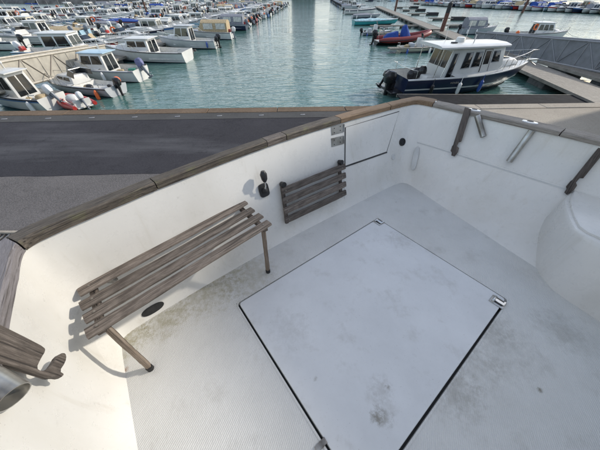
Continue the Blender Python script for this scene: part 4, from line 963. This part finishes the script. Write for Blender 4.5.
# navy boat with white pilothouse, built to its own measure
bs = W(397, 97); bb_ = W(536, 88); hd = math.degrees(math.atan2(bb_.y-bs.y, bb_.x-bs.x)); LB = 8.9
nb_ = empty('pilothouse_boat', (bs.x, bs.y + .9, 0), R(hd)); tag(nb_, 'navy blue motor boat with white pilothouse and black outboard, beyond the quay edge', 'boat')
hb, sh = hull_shape(LB, 2.9, .95)
rings = []; ns = 18
for i in range(ns+1):
    s = i/ns; b, z = hb(s), .95*(1 + .42*s**2.2); xl = LB*s*.88; xt = LB*s; kz = -.35 + max(0, (s-.75)/.25)**2*.5; xm = xl*.5+xt*.5
    rings.append([(xl, 0, kz), (xl, b*.82, .08+.2*s*s), (xm, b*.93, z*.42), (xm*.9+xt*.1, b*.95, z*.50), (xt, b, z*.96), (xt, b, z), (xt, max(b-.08, .01), z+.03), (xt, -max(b-.08, .01), z+.03), (xt, -b, z), (xt, -b, z*.96), (xm*.9+xt*.1, -b*.95, z*.50), (xm, -b*.93, z*.42), (xl, -b*.82, .08+.2*s*s)])
m = MB(); n = 13; m.add([v for r_ in rings for v in r_], [])
for a in range(ns):
    for i in range(n):
        if i == 6: continue
        m.f.append([a*n+i, a*n+(i+1) % n, (a+1)*n+(i+1) % n, (a+1)*n+i]); m.m.append(1 if i in (2, 10, 4, 5, 7, 8) else (2 if i in (0, 12) else 0))
m.f.append(list(range(n))[::-1]); m.m.append(0)
m.build('hull', [P_('navy'), P_('white'), M['antifoul_black']], nb_, smooth=True)
shn = lambda s: .95*(1 + .42*s**2.2)
m = MB(); m.loft([[(max(LB*s, .08), hb(s)-.12, shn(s)+.01), (max(LB*s, .08), hb(s)-.16, .35), (max(LB*s, .08), -hb(s)+.16, .35), (max(LB*s, .08), -hb(s)+.12, shn(s)+.01)] for s in (0, .08, .16, .24, .32)], closed=False); m.f += [[0, 1, 2, 3]]; m.m += [0]; m.build('cockpit', M['boat_deck'], nb_)
m = MB(); m.loft([[(LB*s, max(hb(s)-.06, .01), shn(s)+.03), (LB*s, 0, shn(s)+.10), (LB*s, -max(hb(s)-.06, .01), shn(s)+.03)] for s in [.32+.68*i/10 for i in range(11)]], closed=False); m.build('foredeck', P_('white'), nb_, smooth=True)
x0, x1, hw, zb, zt = 2.3, 5.75, 1.02, .4, 2.28
bt = [Vector(v) for v in ((x0, -hw, zb), (x1+.55, -hw*.88, zb+.4), (x1+.55, hw*.88, zb+.4), (x0, hw, zb))]; tp = [Vector(v) for v in ((x0+.25, -hw*.86, zt), (x1+.05, -hw*.8, zt), (x1+.05, hw*.8, zt), (x0+.25, hw*.86, zt))]
m = MB(); m.hexa(bt, tp); m.build('pilothouse', P_('white'), nb_, bevel=.05)
def bil(q4, u, v): a, b, c_, d_ = q4; return a.lerp(b, u).lerp(d_.lerp(c_, u), v)
for q4, sgn, y in (([bt[0], bt[1], tp[1], tp[0]], 1, -1), ([bt[3], bt[2], tp[2], tp[3]], -1, 1)):
    nn = (q4[1]-q4[0]).cross(q4[3]-q4[0]).normalized(); nn = nn if nn.y*y > 0 else -nn
    for u0, u1, v0, v1, nm in ((.03, .12, .2, .86, 'window'), (.25, .39, .46, .86, 'window'), (.43, .57, .46, .86, 'window'), (.615, .73, .44, .9, 'door_window'), (.78, .91, .54, .86, 'window')):
        sk = .02 if nm == 'window' else .015
        rr_ = .0
        if nm == 'door_window':
            m = MB(); m.prism([bil(q4, .595, .12) + nn*.004, bil(q4, .75, .12) + nn*.004, bil(q4, .75, .93) + nn*.004, bil(q4, .595, .93) + nn*.004], nn*.012); dob = m.build('side_door', M['motor_black'], nb_)
            m = MB(); m.prism([bil(q4, .607, .14) + nn*.018, bil(q4, .738, .14) + nn*.018, bil(q4, .738, .915) + nn*.018, bil(q4, .607, .915) + nn*.018], nn*.008); m.build('door_leaf', P_('white'), dob)
            m = MB(); m.prism([bil(q4, .625, .5) + nn*.026, bil(q4, .72, .5) + nn*.026, bil(q4, .72, .88) + nn*.026, bil(q4, .625, .88) + nn*.026], nn*.008); m.build('door_window', M['window_glass'], dob)
        else:
            m = MB(); m.prism([bil(q4, u0, v0) - nn*.01, bil(q4, u1, v0) - nn*.01, bil(q4, u1-.01, v1) - nn*.01, bil(q4, u0+.01, v1) - nn*.01], nn*.025); wv_ = m.build('window', M['window_glass'], nb_, bevel=.008)
            m = MB(); cr_ = [bil(q4, u0-.006, v0-.012), bil(q4, u1+.004, v0-.012), bil(q4, u1-.006, v1+.012), bil(q4, u0+.004, v1+.012)]; m.tube([p + nn*.01 for p in cr_ + [cr_[0]]], .012, 5); m.build('frame', M['motor_grey'], wv_)
for q4 in ([bt[1], bt[2], tp[2], tp[1]], [bt[0], bt[3], tp[3], tp[0]]):
    nn = (q4[1]-q4[0]).cross(q4[3]-q4[0]).normalized(); cen = bil(q4, .5, .5); nn = nn if nn.dot(cen - Vector((4, 0, cen.z))) > 0 else -nn
    for u0, u1 in ((.06, .33), (.36, .64), (.67, .94)):
        m = MB(); m.prism([bil(q4, u0, .5) - nn*.01, bil(q4, u1, .5) - nn*.01, bil(q4, u1, .9) - nn*.01, bil(q4, u0, .9) - nn*.01], nn*.025); m.build('window', M['window_glass'], nb_)
m = MB(); rx = [(x0-.75, 1.12), (x0-.5, 1.16), (x1-.3, 1.05), (x1+.2, .98), (x1+.38, .6)]
def rring(k, z): o = [(2*0 + x - (0 if k == 1 else 0), -y*k, z) for x, y in rx]; return o + [(x, -y, z_) for x, y, z_ in reversed(o)]
m.loft([rring(1, zt-.01), rring(1.0, zt+.06), rring(.93, zt+.10), rring(.6, zt+.13)]); m.build('roof', P_('white'), nb_, smooth=True)
for pa, pb in (((x0-.55, -.95, .9), (x0-.5, -1.0, zt)), ((x0-.55, .95, .9), (x0-.5, 1.0, zt)), ((x0-.1, -1.0, .95), (x0+.15, -.95, zt))):
    m = MB(); m.cyl(pa, pb, .025, 6); m.build('roof_post', M['stainless'], nb_)
m = MB(); m.cyl((x0+1.15, .1, zt+.1), (x0+1.15, .1, zt+.34), .26, 16, .22); m.build('radar_dome', P_('white'), nb_, bevel=.03)
m = MB(); m.cyl((x0+.5, .5, zt+.1), (x0+.35, .55, zt+1.2), .015, 5); m.cyl((x0+1.8, .5, zt+.1), (x0+1.8, .55, zt+1.0), .012, 5); m.cyl((x0+1.6, -.45, zt+.1), (x0+1.55, -.5, zt+.5), .03, 6); m.build('antenna', P_('white'), nb_)
m = MB(); m.box((x0+.5, -.3, zt+.14), (.3, .2, .1)); m.build('roof_light', M['motor_black'], nb_, bevel=.02)
m = MB(); m.hexa([(x1+.4, -.75, 1.15), (x1+2.0, -.4, 1.35), (x1+2.0, .4, 1.35), (x1+.4, .75, 1.15)], [(x1+.4, -.6, 1.55), (x1+1.6, -.3, 1.6), (x1+1.6, .3, 1.6), (x1+.4, .6, 1.55)]); m.build('cabin_top', P_('white'), nb_, bevel=.05)
m = MB(); m.box((x1+1.1, 0, 1.6), (.4, .4, .05)); m.build('deck_hatch', M['window_glass'], nb_, bevel=.01)
m = MB(); ss = [.62+.36*i/6 for i in range(7)]; lf = [Vector((LB*s, max(hb(s)-.08, .05), shn(s)+.58)) for s in ss]; lf[0].z = shn(.62)+.03; tip = [Vector((LB*1.03, 0, shn(1)+.55))]; rt = [Vector((v.x, -v.y, v.z)) for v in reversed(lf)]; m.tube(lf + tip + rt, .02, 6)
for s in ss[1:]:
    for sy in (-1, 1): m.cyl((LB*s, sy*max(hb(s)-.08, .05), shn(s)), (LB*s, sy*max(hb(s)-.08, .05), shn(s)+.58), .015, 5)
m.build('bow_rail', M['stainless'], nb_)
m = MB(); m.box((LB*1.02, 0, shn(1)+.05), (.7, .22, .08)); m.cyl((LB*1.0, 0, shn(1)), (LB*1.07, 0, shn(1)-.25), .03, 6); m.build('anchor_roller', M['stainless'], nb_)
m = MB(); m.tube([(.5, -1.2, 1.0), (.5, -1.2, 1.35), (.25, -1.15, 1.4), (.15, 0, 1.4), (.25, 1.15, 1.4), (.5, 1.2, 1.35), (.5, 1.2, 1.0)], .018, 6); m.build('stern_rail', M['stainless'], nb_)
m = MB(); m.box((-.35, 0, .25), (.75, 2.2, .08)); m.build('swim_platform', M['motor_black'], nb_, bevel=.02)
o = outboard(nb_, -.35, -.35, .55, M['motor_black'], 8, 1.35); o2 = outboard(nb_, -.3, .6, .6, M['motor_black'], 30, .8)
m = MB()
for k in range(3): m.ball((1.1 + .22*k, .25 - .15*k, .85+.1*k), .28, 10, 7, (1, .8, 1.2))
m.build('gear_bag', M['motor_black'], nb_, smooth=True)
m = MB(); m.box((1.7, -.5, .68), (.6, .7, .6)); m.build('seat', P_('white'), nb_, bevel=.05)
for s, c in ((.17, 'motor_black'), (.36, 'fender_white'), (.52, 'fender_blue')):
    y = -(hb(s)+.1); z = shn(s)
    m = MB(); m.tube([(LB*s, y, z+.05), (LB*s, y, z-.2), (LB*s, y, z-.3), (LB*s, y, z-.75), (LB*s, y, z-.85)], .1, 8, rr=[.012, .015, .1, .1, .03]); m.build('fender', M[c], nb_, smooth=True)
# small registration-like marks on the bow (plain strokes)
for k in range(5):
    s = .30 + .012*k; m = MB()
    m.box((LB*s, -(hb(s)+.0), .74), (.06, .02, .09 if k % 2 else .07)); m.build('name_mark', M['dull_wood'], nb_)

plain('rib_red', (0.19, 0.018, 0.016), 0.45)
# red inflatable with blue covers
rs = W(376, 45.5); rb_ = W(428, 45); 
rib = empty('rigid_inflatable', (rs.x, rs.y+.5, 0), R(8)); tag(rib, 'red rigid inflatable boat with bright blue console and seat covers, moored on the right', 'boat')
RL = 6.6
m = MB(); pts = [(0, 1.0, .5), (1.5, 1.05, .5), (3.2, 1.02, .55), (4.6, .85, .68), (5.6, .5, .86), (6.2, .2, 1.0), (6.35, 0, 1.03)]; pts += [(x, -y, z) for x, y, z in reversed(pts[:-1])]
pts = chaikin(pts, 1); m.tube(pts, .27, 12, rr=[.1 if i in (0, len(pts)-1) else (.2 if i in (1, len(pts)-2) else .27) for i in range(len(pts))]); m.build('tube', M['rib_red'], rib, smooth=True)
m = MB(); m.tube([(x, y*1.26, z-.02) for x, y, z in pts], .04, 5); m.build('rub_rail', M['motor_black'], rib)
m = MB(); m.loft([[(x, -b, .35+u), (x*.97, 0, -.15+u), (x, b, .35+u)] for x, b, u in ((0, .95, 0), (2, .98, 0), (3.6, .9, .08), (5, .6, .25), (6.1, .12, .55))], closed=True); m.build('hull', P_('black'), rib, smooth=True)
m = MB(); m.box((2.3, 0, .36), (4.4, 1.7, .04)); m.build('floor', M['boat_deck'], rib)
def cover(name, secs):
    m = MB(); m.loft([[(x, -w, .4), (x, -w, z*.75), (x, -w*.55, z), (x, w*.55, z), (x, w, z*.75), (x, w, .4)] for x, w, z in secs]); m.build(name, M['canvas_blue'], rib, smooth=True)
cover('console_cover', [(2.9, .2, 1.1), (3.0, .42, 1.6), (3.25, .45, 1.75), (3.65, .42, 1.25), (4.0, .35, .8)])
cover('seat_cover', [(.9, .35, .7), (1.3, .45, 1.0), (1.9, .45, 1.1), (2.4, .45, 1.2), (2.6, .3, .7)])
m = MB(); m.cyl((.55, -.7, .5), (.5, -.7, 1.5), .03, 6); m.cyl((.55, .7, .5), (.5, .7, 1.5), .03, 6); m.tube([(.5, -.7, 1.5), (.5, .7, 1.5)], .03, 6); m.build('roll_bar', M['stainless'], rib)
outboard(rib, -.05, 0, .75, M['motor_black'], 10, 1.2)
RG = 'boats moored along the right side of the channel'
pv = W(440, 36); pile(pv.x, pv.y, 3.3, 'rust red mooring pile with black cap beyond the bow of the red inflatable', .26)
v = W(395, 11); pile(v.x, v.y, 3.6, 'mooring pile on the far right walkway, beyond the turquoise boat', .28)
v = W(522, 13); pile(v.x, v.y, 4.0, 'mooring pile among the far right boats, upper right', .3)
# others along right side
v = W(353, 25); make_boat('moored_boat', (v.x, v.y), 6, 8.3, 'tarp', 'turquoise', 'long turquoise hulled boat under a pale cover, right of the channel', RG, 51, 1, 'green', 'pale_cover', motor=None, B=2.3, fb_=.6) if 'pale_cover' in M else None
plain('pale_cover', (0.33, 0.5, 0.55), 0.7, var=0.2, scale=2)
make_boat('moored_boat', (v.x, v.y), 6, 8.3, 'tarp', 'turquoise', 'long turquoise boat under a pale blue cover, right of the channel', RG, 51, 1, 'green', 'pale_cover', motor=None, B=2.3, fb_=.6)
v = W(362, 35); make_boat('moored_boat', (v.x, v.y), 4, 4.2, 'open', 'grey', 'small grey dinghy lying between the turquoise boat and the red inflatable', RG, 52, 1, None, None, motor='motor_black', B=1.5, fb_=.35)
v = W(402, 54); make_boat('moored_boat', (v.x, v.y+1.2), 3, 4.6, 'open', 'cream', 'small cream open boat between the red inflatable and the navy boat', RG, 53, 2, None, None, motor=None, B=1.7, fb_=.42)
v = W(344, 14); make_boat('moored_boat', (v.x, v.y), 5, 8.5, 'cuddy', 'white', 'pale low-cabin motor boat beyond the turquoise boat', RG, 54, 1, 'navy', None, motor='motor_black')
v = W(340, 17.5); make_boat('moored_boat', (W(352, 18).x, W(352, 18).y), 5, 6.5, 'tarp', 'grey', 'dark grey covered boat just before the pale low-cabin boat on the right', RG, 55, 1, None, 'canvas_grey', motor=None, B=2.0, fb_=.5)
p5 = W(341, 9.5); p6 = W(327, -1); nR = 14; d5 = (p6-p5)
rg = random.Random(77)
for k in range(nR):
    q_ = p5 + d5*(k/nR)*.6; ln = rg.uniform(6, 8.5); c = rg.choice(['white', 'white', 'grey', 'navy', 'blue', 'white']); kd = rg.choice(['cuddy', 'cabin', 'tarp', 'cuddy'])
    make_boat('moored_boat', (q_.x, q_.y), 4+rg.uniform(-2, 2), ln, kd, c, f'{c} {kdesc[kd].replace("fitted", "grey")}, {ORD[k]} past the pale low-cabin boat, right of channel', RG, 700+k, 0, None, 'canvas_grey')
# empty fingers behind the right walkway
for k, (x, y, l_, wh) in enumerate(((452, 28, 6, 'nearest of the empty ones behind the red inflatable'), (436, 20.5, 6, 'second of the empty ones behind the red inflatable'), (414, 15.5, 6, 'third of the empty ones behind the right walkway'), (405, 11.5, 6, 'fourth of the empty ones behind the right walkway'), (398, 8.5, 7, 'furthest of the empty ones behind the right walkway'))):
    v = W(x, y); pontoon('finger_pontoon', 'short finger pontoon, ' + wh, (v.x-1.5, v.y+.1), (v.x+l_, v.y+.5), .9, M['pontoon_boards'], .4)
    m = MB(); m.box((0, 0, 0), (2.6, 1.2, .75)); o = m.build('float', M['pile_black'], bpy.data.objects[[o_.name for o_ in COL.objects if o_.name.startswith('finger_pontoon')][-1]]); o.location = (l_+.2, 0, .2)
for k, (x, y, l_) in enumerate(((330, 26, 0),)): pass
for (x0_, y0_, l_, wh) in ((370, 28.5, 8, 'beside the turquoise boat'), (388, 52.5, 9, 'under the stern of the red inflatable'), (377, 36.5, 8, 'between the small grey dinghy and the walkway')):
    v = W(x0_, y0_); pontoon('finger_pontoon', 'narrow finger pontoon ' + wh, (v.x+l_, v.y+.6), (v.x, v.y), .7, M['pontoon_boards'], .38)
# white boat with orange ring behind the grey gangway, dark dinghy left of it
v = W(512, 40); make_boat('moored_boat', (v.x-1, v.y), -10, 6.5, 'cabin', 'white', 'white cabin boat carrying an orange lifebuoy, seen over the grey gangway', RG, 61, 2, None, motor='motor_black', extra=('lifebuoy', 'buoy'))
v = W(462, 35); make_boat('moored_boat', (v.x, v.y+1), 0, 5.0, 'canopy', 'grey', 'grey boat under a dark canopy at the left end of the grey gangway', RG, 62, 1, None, 'canvas_grey', motor='motor_black')
# far right rows
fr0, fr1 = W(433, 5), W(640, 15); nF = 34; dF = (fr1-fr0)
ang = math.degrees(math.atan2(dF.y, dF.x))
side_row((fr0.x, fr0.y), (dF.x/nF, dF.y/nF), nF-1, ang-95, 'in the long far row, upper right', 'boats in the far row at the upper right', 71, (6, 8.5), frm='from the left', kset=['cabin', 'cuddy', 'cuddy', 'tarp', 'canopy'])
fr0b = fr0 + Vector((4, 16, 0))
side_row((fr0b.x, fr0b.y), (dF.x/nF, dF.y/nF), nF-1, ang+85, 'in the second far row, upper right', 'boats in the second far row at the upper right', 72, (6, 9), frm='from the left', kset=['cabin', 'cuddy', 'cuddy', 'cabin'])
e0 = fr0 + Vector((-6, 8, 0)) ; e1 = fr0 + dF*1.15 + Vector((4, 8, 0))
pontoon('pontoon', 'long pontoon between the far rows of boats at the upper right', (e0.x, e0.y), (e1.x, e1.y), 2.2, M['pontoon_boards'])
# far centre-left rows by the far quay
side_row((-95, 165), (6.0, 1.2), 14, 95, 'along the far quay, upper left', 'boats along the far quay', 73, (7, 10), frm='from the left')
side_row((26, 175), (6.5, 1.0), 14, 95, 'along the far quay, upper right', 'boats along the far quay', 74, (7, 10), frm='from the left')
print('objects', len(bpy.data.objects))
